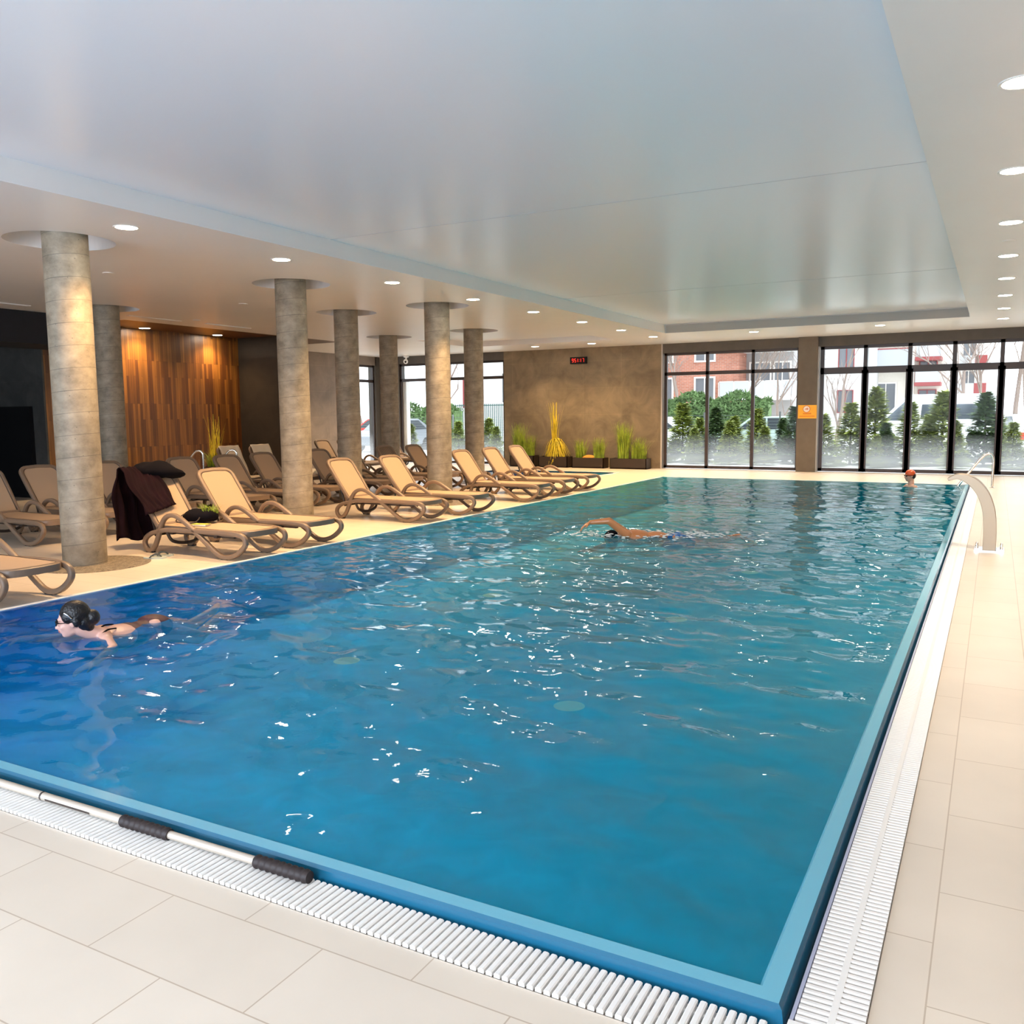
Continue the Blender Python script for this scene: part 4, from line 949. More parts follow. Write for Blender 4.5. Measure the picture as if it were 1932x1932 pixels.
def body_finish(o, vox, it=4):
    r = o.modifiers.new('remesh', 'REMESH'); r.mode = 'VOXEL'; r.voxel_size = vox; r.use_smooth_shade = True
    s = o.modifiers.new('smooth', 'SMOOTH'); s.factor = .5; s.iterations = it
def head(mb, c, B):
    """head mass around c (centre of skull); B columns: forward, left, up"""
    P = lambda x, y, z: Vector(c) + B @ Vector((x, y, z))
    mb.ell(P(-.012, 0, .02), (.096, .076, .098), 20, 14, B)          # cranium
    mb.ell(P(.028, 0, -.035), (.062, .060, .085), 18, 12, B)         # face
    mb.ell(P(.052, 0, -.092), (.030, .032, .026), 12, 8, B)          # chin
    mb.ell(P(.012, 0, -.075), (.055, .056, .035), 14, 8, B)          # jaw
    seg(mb, P(.084, 0, .0), P(.106, 0, -.036), .009, .014)           # nose
    mb.ell(P(.090, 0, -.040), (.014, .017, .010), 10, 6, B)
    mb.ell(P(.078, 0, .022), (.016, .048, .010), 12, 6, B)           # brow
    for s in (-1, 1):
        mb.ell(P(-.004, s * .077, -.018), (.017, .008, .028), 10, 8, B)  # ears
        mb.ell(P(.058, s * .036, -.032), (.028, .022, .026), 10, 8, B)   # cheeks
    mb.ell(P(.088, 0, -.062), (.010, .021, .006), 10, 6, B); mb.ell(P(.085, 0, -.073), (.010, .018, .006), 10, 6, B)
    return P
def basis(f, u):
    f = Vector(f).normalized(); u = Vector(u); u = (u - f * u.dot(f)).normalized(); l = u.cross(f)
    return Matrix((f, l, u)).transposed()
def hand(mb, w, d, nrm, curl=.35, s=1.0):
    """palm and five fingers from wrist w along d with palm normal nrm"""
    d = Vector(d).normalized(); nrm = Vector(nrm); nrm = (nrm - d * nrm.dot(d)).normalized(); sd = d.cross(nrm); w = Vector(w)
    B = Matrix((d, sd, nrm)).transposed()
    mb.ell(w + d * .045 * s, (.052 * s, .040 * s, .017 * s), 12, 8, B)
    for k, (o_, L) in enumerate(((-.030, .066), (-.010, .076), (.011, .071), (.030, .056))):
        a0 = w + d * .080 * s + sd * o_ * s; a1 = a0 + (d - nrm * curl * .5).normalized() * L * .5 * s; a2 = a1 + (d - nrm * curl * 1.4).normalized() * L * .5 * s
        seg(mb, a0, a1, .0095 * s, .009 * s, 8, 2); seg(mb, a1, a2, .009 * s, .0075 * s, 8, 2)
    t0 = w + d * .025 * s - sd * .03 * s; t1 = t0 + (d * .6 - sd * .8 - nrm * .2).normalized() * .035 * s; t2 = t1 + (d - sd * .25 - nrm * .3).normalized() * .03 * s
    seg(mb, t0, t1, .012 * s, .011 * s, 8, 2); seg(mb, t1, t2, .011 * s, .009 * s, 8, 2)

# woman doing the breaststroke
Hc = (-5.75, 3.94, .160); hf = (-.62, -.76, -.10); Bh = basis(hf, (0, 0, 1))
w_ = thing('person', 'woman with black hair and glasses swimming breaststroke in a dark plum swimsuit', 'person', (0, 0, 0))
mb = MB(); P = head(mb, Hc, Bh)
sh = Vector((-5.66, 4.12, .014)); ac = Vector((.86, -.50, 0)).normalized()      # across the shoulders, towards the camera side
bk = Vector((-.06, 1, 0)).normalized()
seg(mb, P(-.035, 0, -.07), sh + Vector((0, 0, .0)), .052, .058)
RS, LS = sh - ac * .165, sh + ac * .165
seg(mb, RS, LS, .050, .050)
Bt = basis(-bk, (0, 0, 1))
mb.ell(sh + bk * .13 - Vector((0, 0, .035)), (.20, .165, .088), 20, 12, Bt); mb.ell(sh + bk * .32 - Vector((0, 0, .055)), (.16, .13, .080), 18, 12, Bt)
hip = sh + bk * .46 - Vector((0, 0, .040)); mb.ell(hip, (.15, .165, .095), 18, 12, Bt)
el = Vector((-5.32, 3.94, .004)); wr = Vector((-5.20, 3.70, -.022)); seg(mb, LS, el, .045, .036); seg(mb, el, wr, .036, .024); hand(mb, wr, Vector((.02, -.20, -.06)) + Vector((-.08, 0, 0)), (0, 0, 1))
el2 = Vector((-6.02, 4.02, -.02)); wr2 = Vector((-6.22, 3.84, -.01)); seg(mb, RS, el2, .045, .036); seg(mb, el2, wr2, .036, .024); hand(mb, wr2, (-.5, -.6, -.1), (0, 0, 1))
for s in (-1, 1):
    h0 = hip + ac * s * .08; kn = hip + bk * .40 + ac * s * .20 + Vector((0, 0, -.13)); an = hip + bk * .68 + ac * s * .12 + Vector((0, 0, -.03)); ft = an + bk * .10 + ac * s * .16
    seg(mb, h0, kn, .085, .056); seg(mb, kn, an, .052, .034); seg(mb, an, ft, .034, .022)
bo = mk('body', mb, M['skinw'], w_, fix=False); body_finish(bo, .0075)
# swimsuit: slightly larger shell over the torso with low back and straps
sm_ = MB(); sm_.ell(sh + bk * .20 - Vector((0, 0, .045)), (.16, .168, .094), 24, 16, Bt); sm_.ell(sh + bk * .33 - Vector((0, 0, .052)), (.16, .140, .088), 20, 12, Bt); sm_.ell(hip, (.135, .170, .102), 20, 12, Bt)
ss = mk('swimsuit', sm_, mat('dark_plum_patterned_lycra', (0.030, .002, .014), rough=.55, col2=(.06, .005, .025), vscale=45), w_, fix=False); body_finish(ss, .009, 3)
st = MB()
for s in (-1, 1): st.tube(spline([sh + bk * .10 + ac * s * .07 + Vector((0, 0, .048)), sh + bk * .02 + ac * s * .085 + Vector((0, 0, .056)), sh - bk * .045 + ac * s * .09 + Vector((0, 0, .02)), sh - bk * .05 + ac * s * .085 + Vector((0, 0, -.04))], 5), .006, 6)
mk('straps', st, M['robeblack'], w_, smooth=True)
hb = MB(); hb.ell(P(-.026, 0, .042), (.103, .087, .099), 24, 16, Bh); hb.ell(P(-.075, 0, -.02), (.066, .072, .078), 16, 12, Bh); hb.ell(P(-.135, 0, -.005), (.05, .06, .058), 16, 12, Bh); hb.ell(P(-.10, 0, -.075), (.036, .05, .03), 14, 8, Bh)
for s in (-1, 1): hb.ell(P(-.004, s * .052, .036), (.066, .036, .058), 14, 10, Bh); hb.ell(P(-.03, s * .075, .0), (.028, .018, .045), 12, 8, Bh)
hr = mk('hair', hb, M['hair'], w_, fix=False); body_finish(hr, .006, 3)
gl_ = MB()
for s in (-1, 1):
    gl_.tube([P(.104 - .004 * abs(math.cos(k)), s * (.032 + .025 * math.cos(k)), .000 + .017 * math.sin(k)) for k in [2 * PI * i / 20 for i in range(20)]], .0028, 6, closed=True)
    gl_.tube([P(.098, s * .057, .004), P(.05, s * .080, .004), P(-.012, s * .083, .0)], .003, 6)
gl_.tube([P(.106, -.008, .003), P(.106, .008, .003)], .0025, 6); mk('glasses', gl_, M['black'], w_, smooth=True)
e_ = MB()
for s in (-1, 1): e_.ell(P(.088, s * .032, .000), (.008, .013, .005), 10, 6, Bh)
mk('eyes', e_, M['eye'], w_, smooth=True)
l_ = MB(); l_.ell(P(.092, 0, -.0625), (.009, .020, .004), 10, 6, Bh); l_.ell(P(.090, 0, -.070), (.009, .017, .0045), 10, 6, Bh); mk('lips', l_, M['lips'], w_, smooth=True)
h_ = MB()
for s in (1,): h_.tube(spline([P(.035, s * .088, .075), P(.012, s * .096, .055), P(-.008, s * .098, .028)], 5), .0055, 8)
mk('hair_clip', h_, M['steel'], w_, smooth=True)

# front crawl swimmer
o3 = Vector((-4.10, 10.62, 0)); rx = Vector((.92, .38, 0)).normalized(); bx3 = Vector((.38, -.92, 0)).normalized()     # rx: towards the feet, bx3: towards the camera
Q = lambda a, b, z: o3 + rx * a + bx3 * b + Vector((0, 0, z))
p2 = thing('person', 'swimmer doing front crawl mid-pool, tanned arm arching over the water', 'person', (0, 0, 0))
mb = MB(); Bb = basis(-rx, (0, 0, 1))
mb.ell(Q(.10, 0, .0), (.22, .19, .105), 20, 12, Bb); mb.ell(Q(.36, 0, -.01), (.20, .15, .09), 18, 12, Bb); mb.ell(Q(.58, 0, -.06), (.15, .16, .10), 18, 12, Bb)
B3 = basis((-.85, -.1, -.5), (-.5, -.2, .9)); head(mb, Q(-.20, .0, -.035), B3); seg(mb, Q(-.12, 0, .01), Q(-.02, 0, .01), .06, .07)
seg(mb, Q(-.01, .13, .06), Q(-.24, .17, .235), .062, .046); seg(mb, Q(-.24, .17, .235), Q(-.47, .15, .215), .046, .030); hand(mb, Q(-.47, .15, .215), -rx + Vector((0, 0, -.55)), (-.1, -.1, 1), .5, 1.15)
seg(mb, Q(-.02, -.15, 0), Q(-.25, -.2, -.12), .055, .042); seg(mb, Q(-.25, -.2, -.12), Q(-.5, -.16, -.2), .042, .028); hand(mb, Q(-.5, -.16, -.2), -rx, (0, 0, 1), .3)
for s in (-1, 1):
    seg(mb, Q(.62, s * .09, -.03), Q(1.02, s * .10, -.08), .085, .056); seg(mb, Q(1.02, s * .10, -.08), Q(1.42, s * .11, -.04 - .05 * s), .055, .034); seg(mb, Q(1.42, s * .11, -.04 - .05 * s), Q(1.60, s * .12, -.06), .034, .02)
bo = mk('body', mb, M['skintan'], p2, fix=False); body_finish(bo, .009)
tr_ = MB(); tr_.ell(Q(.58, 0, -.055), (.17, .168, .108), 20, 12, Bb)
for s in (-1, 1): seg(tr_, Q(.64, s * .09, -.03), Q(.80, s * .095, -.05), .094, .084)
tt = mk('swim_trunks', tr_, mat('blue_swim_trunks', (.01, .12, .42), .4), p2, fix=False); body_finish(tt, .012, 2)
cp3 = MB(); P3 = lambda x, y, z: Q(-.20, .0, -.035) + B3 @ Vector((x, y, z)); cp3.ell(P3(-.015, 0, .03), (.104, .084, .100), 20, 12, B3); mk('swim_cap', cp3, M['robeblack'], p2, smooth=True)

# man with orange cap near the far end
Hm = Vector((-1.50, 19.88, .255)); Bm = basis((-.85, -.5, -.03), (0, 0, 1))
p3 = thing('person', 'person in an orange swim cap and goggles, head above water at the far right', 'person', (0, 0, 0))
mb = MB(); Pm = head(mb, Hm, Bm); shm = Hm + Vector((.03, .01, -.235)); seg(mb, Pm(-.03, 0, -.07), shm + Vector((0, 0, .03)), .055, .062)
acr = Bm @ Vector((0, 1, 0)); seg(mb, shm - acr * .17, shm + acr * .17, .055, .055); mb.ell(shm - Vector((0, 0, .20)), (.12, .18, .26), 18, 12, Bm)
for s in (-1, 1):
    e3 = shm + acr * s * .30 + Vector((-.12, -.05, -.15)); w3 = e3 + Vector((-.22, -.1, .06)); seg(mb, shm + acr * s * .18, e3, .05, .04); seg(mb, e3, w3, .04, .027); hand(mb, w3, (-1, -.3, 0), (0, 0, 1))
bo = mk('body', mb, M['skin'], p3, fix=False); body_finish(bo, .010)
cm = MB(); cm.ell(Pm(-.012, 0, .040), (.104, .083, .088), 24, 14, Bm); mk('swim_cap', cm, mat('orange_latex', (.72, .10, .02), .35), p3, smooth=True)
hm = MB(); hm.ell(Pm(-.055, 0, .0), (.066, .080, .078), 20, 12, Bm); mk('cap_back_panel', hm, mat('dark_latex', (.03, .015, .012), .4), p3, smooth=True)
gm = MB()
for s in (-1, 1): gm.ell(Pm(.086, s * .033, .002), (.014, .024, .015), 12, 8, Bm)
gm.tube([Pm(.088 * math.cos(k) - .008, .086 * math.sin(k), .006) for k in [2 * PI * i / 30 for i in range(30)]], .005, 6, closed=True); mk('goggles', gm, M['black'], p3, smooth=True)
# splash round the crawl swimmer
M['foam'] = mat('white_foam', (.88, .90, .92), rough=.25)
rnd = random.Random(11); a = MB()
for i in range(420):
    u = rnd.gauss(0, 1); v = rnd.gauss(0, 1)
    c = Q(-.35 + .28 * u, .16 * v, .05) if i % 3 == 0 else Q(.55 + .45 * u, .17 * v, .045)
    r_ = rnd.uniform(.003, .016); c.z = .036 + abs(rnd.gauss(0, .012)); a.ell(c, (r_ * 2.2, r_ * 1.6, r_ * .5), 6, 4)
o = mk('foam', a, M['foam'], smooth=True, fix=False); tag(o, 'white foam and droplets around the front crawl swimmer', 'foam', kind='stuff')

# ------------------------------------------------------------------ outdoors
M['paving'] = mat('pale_snowy_paving', (.90, .90, .90), rough=.8, var=.04, vscale=2)
M['ground'] = mat('winter_ground', (.80, .80, .75), rough=.95, var=.25, vscale=.8)
a = MB(); a.box(-70, 40, 24.66, 26.0, -.12, -.01); struct(mk('pavement', a, M['paving']))
a = MB(); a.box(-70, 40, 26.0, 130, -.14, -.03); a.box(-70, -19.35, -10, 26, -.14, -.03); struct(mk('ground', a, M['ground']))
M['needle'] = mat('fresh_conifer_green', (.36, .42, .10), rough=.8, var=.35, vscale=4)
M['needled'] = mat('deep_conifer_green', (.12, .20, .07), rough=.8, var=.4, vscale=4)
M['bark'] = mat('grey_brown_bark', (.17, .14, .12), rough=.9, var=.3, vscale=9)
def conifer(h, r, n, m, seed, dense=1.0):
    rn = random.Random(seed); mb = MB()
    for i in range(n):
        t = rn.random() ** 1.35; z = .08 * h + t * .90 * h; R_ = r * (1 - t) ** .85 * (.78 + .22 * math.sin(t * 34 + seed))
        a_ = rn.uniform(0, 2 * PI); q = R_ * rn.uniform(.25, 1) ** .7; c = Vector((q * math.cos(a_), q * math.sin(a_), z - .16 * q))
        d = Vector((math.cos(a_) + rn.uniform(-.5, .5), math.sin(a_) + rn.uniform(-.5, .5), rn.uniform(-.35, .55))).normalized(); s_ = Vector((-d.y, d.x, rn.uniform(-.4, .4))).normalized()
        L = rn.uniform(.07, .15) * (h / 1.8) ** .5; w_ = L * .28
        mb.add([c - s_ * w_, c + s_ * w_, c + d * L + s_ * w_ * .3, c + d * L * 1.1, c + d * L - s_ * w_ * .3], [(0, 1, 2, 3, 4)])
    return mb
def tree_thing(name, lb, cat, crown, trunk, m, grp, x, y, rz=0):
    t = thing(name, lb, cat, (x, y, -.04), rz, grp)
    mk('foliage', crown, M[m], t, fix=False); mk('trunk', trunk, M['bark'], t, smooth=True); return t
def trunk(h, r0, r1):
    a = MB(); a.tube([(0, 0, 0), (0, 0, h)], [r0, r1], 8); return a
protos = []
GC = 'young conifers planted outside the windows'
near = [(-9.75, 27.6, 1.5), (-9.05, 28.4, 1.95), (-8.35, 27.4, 1.15), (-8.0, 28.6, 1.8), (-7.25, 27.5, 1.35), (-6.7, 28.7, 1.75), (-6.15, 27.4, 1.2), (-5.45, 28.3, 1.8), (-4.45, 27.5, 1.55), (-3.85, 28.6, 1.9), (-3.2, 28.9, 2.35), (-2.75, 27.5, 1.3), (-2.2, 28.5, 1.9), (-1.35, 28.8, 2.2), (-.95, 27.4, 1.35), (-.25, 28.7, 2.15), (.45, 27.6, 1.3), (1.2, 28.5, 1.9),
        (-19.3, 27.5, 1.3), (-18.2, 28.2, 1.6), (-17.2, 27.5, 1.4), (-16.2, 28.0, 1.5), (-15.5, 27.3, 1.2), (-20.4, 28.4, 1.5), (-10.3, 28.9, 1.5), (-8.75, 29.3, 1.45), (-7.6, 29.4, 1.5), (-6.0, 29.3, 1.45), (-1.75, 29.4, 1.5), (.1, 29.5, 1.5), (-2.95, 27.1, .95), (.95, 27.2, .95)]
for i, (x, y, h) in enumerate(near):
    k = i % 4
    if len(protos) <= k:
        o = tree_thing('young_conifer', '', 'conifer', conifer(1.8, .52 - .03 * k, 2600, None, k + 1), trunk(1.7, .03, .008), 'needled' if k == 3 else 'needle', GC, x, y); protos.append(o)
    else: o = dup(protos[k], loc=(x, y, -.04), rz=i * 1.7)
    s_ = h / 1.8; o.scale = (s_ * 1.45, s_ * 1.3, s_)
    side = 'left corner window' if x < -15 else 'middle window' if x < -5 else 'glass doors'
    sub = sorted([q[0] for q in near if (('left corner window' if q[0] < -15 else 'middle window' if q[0] < -5 else 'glass doors') == side)])
    o['label'] = 'small green conifer outside the %s, %s from the left' % (side, ['first', 'second', 'third', 'fourth', 'fifth', 'sixth', 'seventh', 'eighth', 'ninth', 'tenth', 'eleventh', 'twelfth', 'thirteenth', 'fourteenth', 'fifteenth'][sub.index(x)])
def hedge(lb, x0, x1, y, h, d, n, seed):
    rn = random.Random(seed); mb = MB()
    for i in range(n):
        x = rn.uniform(x0, x1); f = rn.random(); z = rn.uniform(.02, 1) * h * (1 + .08 * math.sin(x * 3.1) + .05 * math.sin(x * 7)); yy = y - d / 2 * rn.uniform(.6, 1.1) if f < .7 else y + rn.uniform(-d / 2, d / 2)
        if f >= .7: z = h * (1 + .08 * math.sin(x * 3.1)) + rn.uniform(-.1, .12)
        c = Vector((x, yy, z)); dv = Vector((rn.uniform(-1, 1), rn.uniform(-1, .2), rn.uniform(-.4, 1))).normalized(); s_ = dv.cross(Vector((0, 1, .2))).normalized(); L = rn.uniform(.12, .24)
        mb.add([c - s_ * L * .25, c + s_ * L * .25, c + dv * L], [(0, 1, 2)])
    mb.box(x0, x1, y - d / 2 + .12, y + d / 2 - .1, 0, h * .93)
    o = mk('hedge', mb, M['needled'], fix=False); return tag(o, lb, 'hedge')
hedge('tall clipped green hedge outside, behind the conifers of the middle window', -14.4, -8.35, 38, 2.15, .9, 6500, 2)
hedge('tall green hedge outside the left corner window, before the fence', -27.4, -22.8, 36.5, 1.9, .9, 3000, 3)
# wire fence with posts
M['fence'] = mat('grey_fence_metal', (.18, .20, .20), rough=.5, metal=.4)
t = thing('wire_fence', 'thin grey wire mesh fence outside, behind the young conifers', 'fence', (-8, 30.2, -.03))
a = MB()
for k in range(15): a.tube([(-24, 0, .1 + k * .1), (12, 0, .1 + k * .1)], .004, 4)
mk('wires', a, M['fence'], t, fix=False)
a0 = MB(); a0.box(-.025, .025, -.02, .02, 0, 1.62); ps = None
for k in range(15):
    if ps is None: ps = mk('post', a0, M['fence'], t)
    else: ps = dup(ps, t)
    ps.location = (-24 + k * 2.57, .03, 0)
t = thing('railing_fence', 'dark green fence of upright bars outside the left corner window', 'fence', (-24.4, 39.2, -.03))
a = MB(); a.box(-1.6, 5, -.02, .02, 2.05, 2.1); a.box(-1.6, 5, -.02, .02, .2, .25)
for k in range(60): a.box(-1.6 + k * .11, -1.56 + k * .11, -.012, .012, 0, 2.15)
mk('bars', a, mat('dark_green_fence_paint', (.05, .10, .09), .5), t, fix=False)
# bare trees
def bare(h, seed, spread=.5, levels=4):
    rn = random.Random(seed); mb = MB()
    def grow(p, d, L, r_, lv):
        pts = [p]; q = p.copy(); dd = d.copy()
        for k in range(3):
            dd = (dd + Vector((rn.uniform(-.16, .16), rn.uniform(-.16, .16), rn.uniform(-.05, .12)))).normalized(); q = q + dd * L / 3; pts.append(q.copy())
        mb.tube(pts, [r_, r_ * .85, r_ * .7, r_ * .55], 5 if lv > 1 else 3, cap=False)
        if lv == 0: return
        for k in range(4 if lv > 2 else 4):
            b = pts[rn.choice((1, 2, 3, 3))]; a_ = rn.uniform(0, 2 * PI); e = (dd + Vector((math.cos(a_), math.sin(a_), .25)) * spread * rn.uniform(.7, 1.5)).normalized()
            grow(b, e, L * rn.uniform(.5, .72), r_ * .5, lv - 1)
    grow(Vector((0, 0, 0)), Vector((0, 0, 1)), h * .42, .02 + h * .010, levels); return mb
M['twig'] = mat('winter_branches', (.26, .20, .17), rough=.9)
bt = []
for i, (x, y, h, k, lb) in enumerate(((-10.7, 42, 8, 0, 'bare tree with a leaning trunk outside the middle window, right pane'), (-9.6, 46, 7, 1, 'bare spreading tree just left of the pillar, outside the middle window'), (-15.1, 47, 8.5, 0, 'slim bare tree outside the middle window, before the brick building'),
                                      (-1.9, 56, 9, 1, 'bare tree outside between the two balconied buildings, third glass door'), (-.75, 60, 9, 0, 'bare tree outside, beyond the van roof'), (1.0, 62, 14, 2, 'tall bare tree at the far right window, nearest of the grove'), (1.9, 66, 14, 1, 'tall bare tree at the far right window, in the grove behind'),
                                      (-27.5, 41, 9, 2, 'big bare tree outside the left corner window, left pane'), (-25.8, 43, 8, 1, 'bare tree outside the left corner window, before the white building'), (-36, 46, 9, 0, 'bare tree outside beyond the side window of the left wall'), (-6.0, 40, 6.5, 3, 'thin bare young tree outside the leftmost glass door'))):
    kk = k
    while len(bt) <= kk: bt.append(None)
    if bt[kk] is None:
        o = mk('bare_tree', bare((8, 7, 12, 5)[kk], 20 + kk, (.45, .7, .4, .3)[kk], (4, 4, 4, 3)[kk]), M['twig'], fix=False); bt[kk] = o
    else: o = dup(bt[kk])
    o.location = (x, y, -.05); o.rotation_euler.z = i * 1.1; f = h / (8, 7, 12, 5)[kk]; o.scale = (f, f, f); tag(o, lb, 'tree', 'bare winter trees outside')
# buildings
M['brick'] = tile_mat('red_brown_brick', (.50, .20, .13), (.40, .15, .10), (.42, .30, .25), .30, .10, 0, 0, ms=.012, rough=.9, axes='XZ', var=.12)
M['creamr'] = mat('cream_render', (.78, .73, .66), rough=.9, var=.03); M['whiter'] = mat('white_render', (.80, .80, .80), rough=.9)
M['greyr'] = mat('grey_render', (.42, .40, .40), rough=.9); M['redb'] = mat('oxblood_balcony_paint', (.30, .06, .06), rough=.7); M['wing'] = mat('dark_window_glass', (.16, .17, .19), rough=.1); M['wfr'] = mat('white_window_frame', (.80, .76, .72), rough=.6)
M['railg'] = mat('frosted_balcony_glass', (.45, .47, .50), rough=.3)
def bwin(t, x0, x1, z0, z1, y, fm='wfr', f=.1):
    a = MB(); a.box(x0 - f, x1 + f, y - .12, y + .1, z0 - f, z0); a.box(x0 - f, x1 + f, y - .12, y + .1, z1, z1 + f); a.box(x0 - f, x0, y - .12, y + .1, z0, z1); a.box(x1, x1 + f, y - .12, y + .1, z0, z1); a.box((x0 + x1) / 2 - .03, (x0 + x1) / 2 + .03, y - .1, y + .1, z0, z1)
    w = mk('window', a, M[fm], t); p = MB(); p.box(x0, x1, y - .03, y, z0, z1); mk('glazing', p, M['wing'], w)
t = thing('brick_building', 'red-brown brick building outside the middle window', 'building', (-18, 55, 0))
a = MB(); a.box(-10, 4.0, 0, 8.5, 0, 14); mk('wall', a, M['brick'], t)
for x0 in (-1.4 - 0.0, 1.3, -4.4, -7.2):
    for z0 in (1.7, 4.8, 7.9): bwin(t, x0 + .0, x0 + 1.15, z0, z0 + 2.0, 0, 'wfr')
t2 = t
a = MB(); a.box(4.0, 6.9, 1.8, 8.5, 0, 14); mk('recessed_wall', a, M['greyr'], t)
for z0 in (2.45, 5.4, 8.4):
    a = MB(); a.box(2.9, 7.6, -.6, 1.8, z0 - .16, z0); w = mk('balcony', a, M['whiter'], t); p = MB(); p.box(2.9, 7.6, -.62, -.58, z0, z0 + .06); p.box(2.9, 7.6, -.62, -.58, z0 + .95, z0 + 1.0)
    for k in range(6): p.box(2.9 + k * .93, 2.95 + k * .93, -.62, -.58, z0, z0 + 1)
    mk('railing', p, M['wfr'], w); p = MB(); p.box(2.98, 7.55, -.6, -.585, z0 + .06, z0 + .95); mk('glass_screen', p, M['railg'], w)
bwin(t, 4.3, 5.5, 2.5, 4.6, 1.8); bwin(t, 5.8, 6.7, 2.5, 4.6, 1.8)
t = thing('cream_building', 'cream apartment building outside the glass doors with a grey inset loggia and oxblood balconies', 'building', (-7, 65, 0))
a = MB(); a.box(-4.5, -.5, 0, 8, 0, 15); a.box(-.5, 1.7, 1.0, 8, 0, 15); a.box(1.7, 2.1, 0, 8, 0, 15); a.box(2.1, 4.0, .8, 8, 0, 15); mk('wall', a, M['creamr'], t)
for z0 in (4.5, 7.4, 10.4):
    a = MB(); a.box(-.55, 1.75, -.1, 0, z0, z0 + 1.15); mk('loggia_screen', a, M['railg'], t); a = MB(); a.box(-.5, 1.7, -.12, 1, z0 + 1.15, z0 + 1.22); mk('loggia_rail', a, M['redb'], t)
for z0 in (3.35, 5.0, 7.9):
    a = MB(); a.box(2.2, 3.75, -.9, .8, z0 - .18, z0 + .05); b_ = mk('balcony', a, M['redb'], t); a = MB(); a.box(2.25, 3.7, -.88, -.84, z0 + .05, z0 + .95); mk('glass_screen', a, M['railg'], b_)
for z0 in (1.4, 3.6, 6.4): bwin(t, 2.4, 3.4, z0, z0 + 1.5, .8, 'redb', .06)
bwin(t, -.3, .9, 1.2, 3.4, 1.0, 'wfr')
t = thing('pale_building', 'pale apartment building farther right outside with stacked balconies', 'building', (-1.6, 74, 0))
a = MB(); a.box(-1.6, 1.1, 0, 8, 0, 15); mk('wall', a, M['whiter'], t)
for z0 in (2.6, 4.6, 7.6):
    a = MB(); a.box(-.9, .9, -1.0, 0, z0 - .15, z0 + .02); b_ = mk('balcony', a, M['whiter'], t); a = MB(); a.box(.1, .9, -1.0, -.95, z0 + .02, z0 + .9); mk('red_screen', a, M['redb'], b_); a = MB(); a.box(-.9, .1, -1.0, -.95, z0 + .02, z0 + .9); mk('glass_screen', a, M['railg'], b_)
for z0 in (2.8, 5.0, 7.8): bwin(t, -.7, .1, z0, z0 + 1.6, 0, 'wfr', .05)
t = thing('white_building', 'white building with dark windows outside the left corner window', 'building', (-24, 41, 0))
a = MB(); a.box(-1.6, 6, 0, 8, 0, 12); mk('wall', a, M['whiter'], t)
for x0, z0 in ((-1.3, 4.7), (1.15, 2.2), (1.15, 4.9), (-1.2, 2.0), (3.4, 2.2)): bwin(t, x0, x0 + 1.1, z0, z0 + 1.5, 0, 'redb' if x0 < 0 else 'wfr', .06)
t = thing('low_wall_building', 'long white low building outside, behind the bare trees beside the pillar', 'building', (-10.2, 62, 0))
a = MB(); a.box(-3.2, 3.0, 0, 6, 0, 15); mk('wall', a, M['whiter'], t)
for z0 in (1.5, 4.4, 7.2):
    for x0 in (-1.3, 1.0): bwin(t, x0, x0 + .9, z0, z0 + 1.4, 0, 'redb', .05)
# vehicles
M['carw'] = mat('white_car_paint', (.82, .83, .85), rough=.25); M['cargrey'] = mat('grey_car_paint', (.22, .24, .27), rough=.3); M['carred'] = mat('red_car_paint', (.55, .03, .02), rough=.3); M['cargreen'] = mat('pale_green_car_paint', (.38, .48, .45), rough=.3)
M['carglass'] = mat('tinted_car_glass', (.05, .06, .07), rough=.08); M['tyre'] = mat('tyre_rubber', (.015, .015, .015), rough=.8); M['tail'] = mat('red_tail_lens', (.6, .03, .02), rough=.3)
def vehicle(name, lb, cat, x, y, rz, body, glass, m, wheels, W_=1.8, wr=.31, grp=None, tail=None):
    """side profiles in (x,z); nose at -x"""
    t = thing(name, lb, cat, (x, y, -.03), rz, grp)
    a = MB(); a.prism(body, -W_ / 2, W_ / 2, 'y'); mk('body', a, M[m], t, bevel=.05)
    for g in glass:
        a = MB(); a.prism(g, -W_ / 2 - .008, W_ / 2 + .008, 'y'); mk('side_window', a, M['carglass'], t)
    for wx_ in wheels:
        for s in (-1, 1):
            b_ = MB(); b_.lathe([(0, -.1), (wr * .9, -.1), (wr, -.07), (wr, .07), (wr * .9, .1), (0, .1)], 20); a = MB(); a.add([(wx_ + x1, s * (W_ / 2 - .08) + z1, wr + y1) for x1, y1, z1 in b_.v], b_.f); mk('wheel', a, M['tyre'], t, smooth=True)
    if tail:
        for s in (-1, 1): a = MB(); a.box(tail[0] - .03, tail[0] + .02, s * (W_ / 2 - .12) - .1, s * (W_ / 2 - .12) + .1, tail[1], tail[2]); mk('tail_light', a, M['tail'], t)
    return t
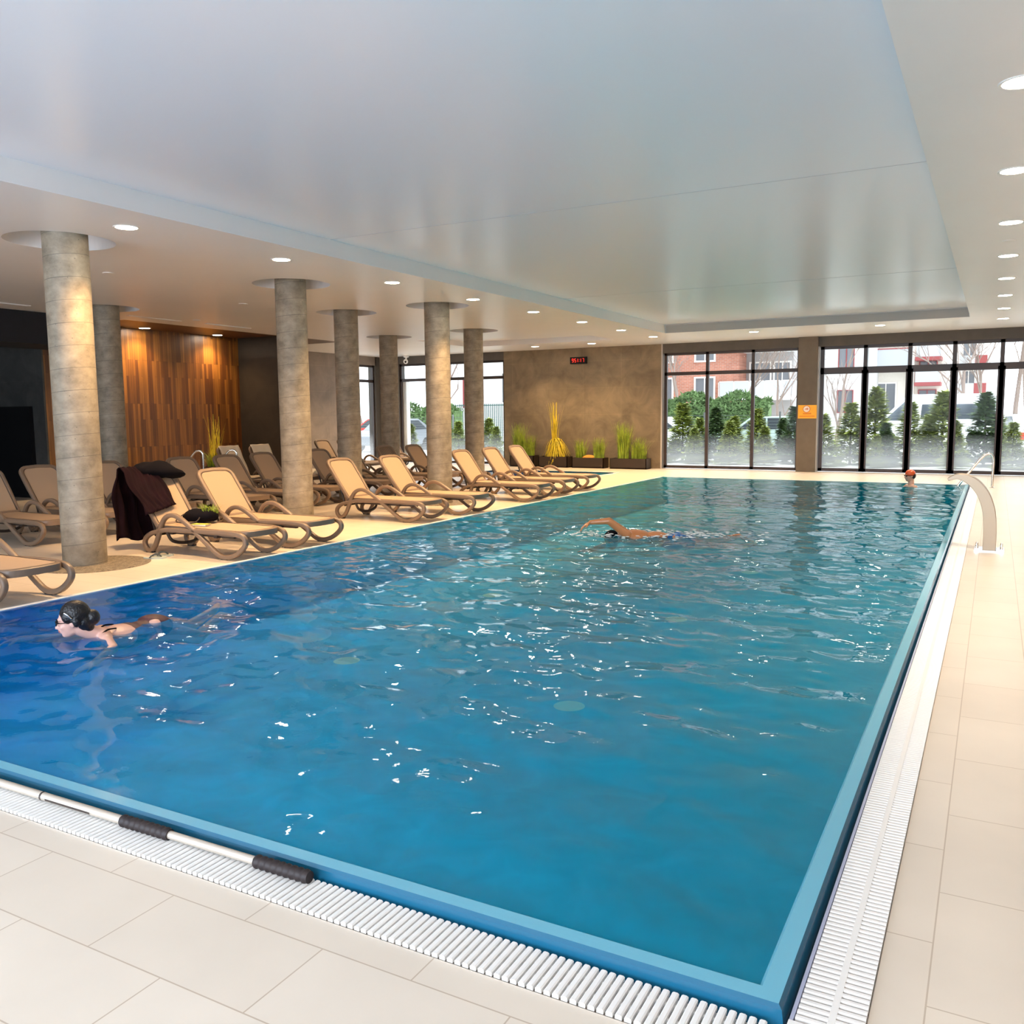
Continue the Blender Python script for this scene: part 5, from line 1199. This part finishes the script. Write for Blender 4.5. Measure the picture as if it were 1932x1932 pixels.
vehicle('van', 'white high-roofed passenger van parked outside the glass doors', 'van', -2.4, 46, 0,
        [(-2.9, .35), (-2.95, .95), (-2.35, 1.15), (-1.35, 2.2), (-1.1, 2.34), (2.3, 2.34), (2.5, 2.2), (2.6, 1.1), (2.6, .35)],
        [[(-2.2, 1.15), (-1.35, 2.0), (-1.25, 2.0), (-1.25, 1.15)], [(-1.1, 1.15), (-1.1, 1.9), (-.85, 1.9), (-.85, 1.15)], [(-.65, 1.2), (-.6, 1.88), (2.35, 1.88), (2.4, 1.2)]], 'carw', (-2.0, 1.6), 2.0, .34, None, (2.6, .9, 1.4))
CARB = [(-2.0, .3), (-2.05, .7), (-1.7, .85), (-1.0, .95), (-.35, 1.42), (.8, 1.45), (1.5, 1.05), (2.0, .95), (2.05, .4), (1.9, .28)]
CARG = [[(-.85, .95), (-.3, 1.36), (.2, 1.38), (.2, .95)], [(.27, .95), (.27, 1.38), (.75, 1.38), (1.3, .98)]]
vehicle('car', 'white hatchback seen from behind outside, at the far right window', 'car', 1.25, 36, R(-80), CARB, CARG, 'carw', (-1.3, 1.3), grp=None, tail=(2.03, .6, .85))
vehicle('car', 'pale green car outside, half hidden behind conifers of the middle window', 'car', -7.9, 35, R(4), CARB, CARG, 'cargreen', (-1.3, 1.3))
vehicle('car', 'white car outside low behind the conifers, leftmost pane of the middle window', 'car', -12.3, 34.2, R(6), CARB, CARG, 'carw', (-1.3, 1.3))
vehicle('car', 'grey car outside the left corner window, nose to the glass', 'car', -24.1, 32.9, R(80), CARB, CARG, 'cargrey', (-1.3, 1.3), tail=(2.03, .6, .85))
vehicle('car', 'red car outside the side window, seen between two columns', 'car', -29.5, 39.0, R(20), CARB, CARG, 'carred', (-1.3, 1.3), tail=(2.03, .6, .85))
t = thing('street_lamp', 'slim grey street lamp outside the leftmost glass door', 'street lamp', (-5.3, 44, 0))
a = MB(); a.tube([(0, 0, 0), (0, 0, 4.9)], .05, 8); mk('pole', a, M['fence'], t, smooth=True); a = MB(); a.lathe([(.08, 4.85), (.22, 5.15), (.20, 5.2), (0, 5.2)], 14); mk('lamp_head', a, M['fence'], t, smooth=True)
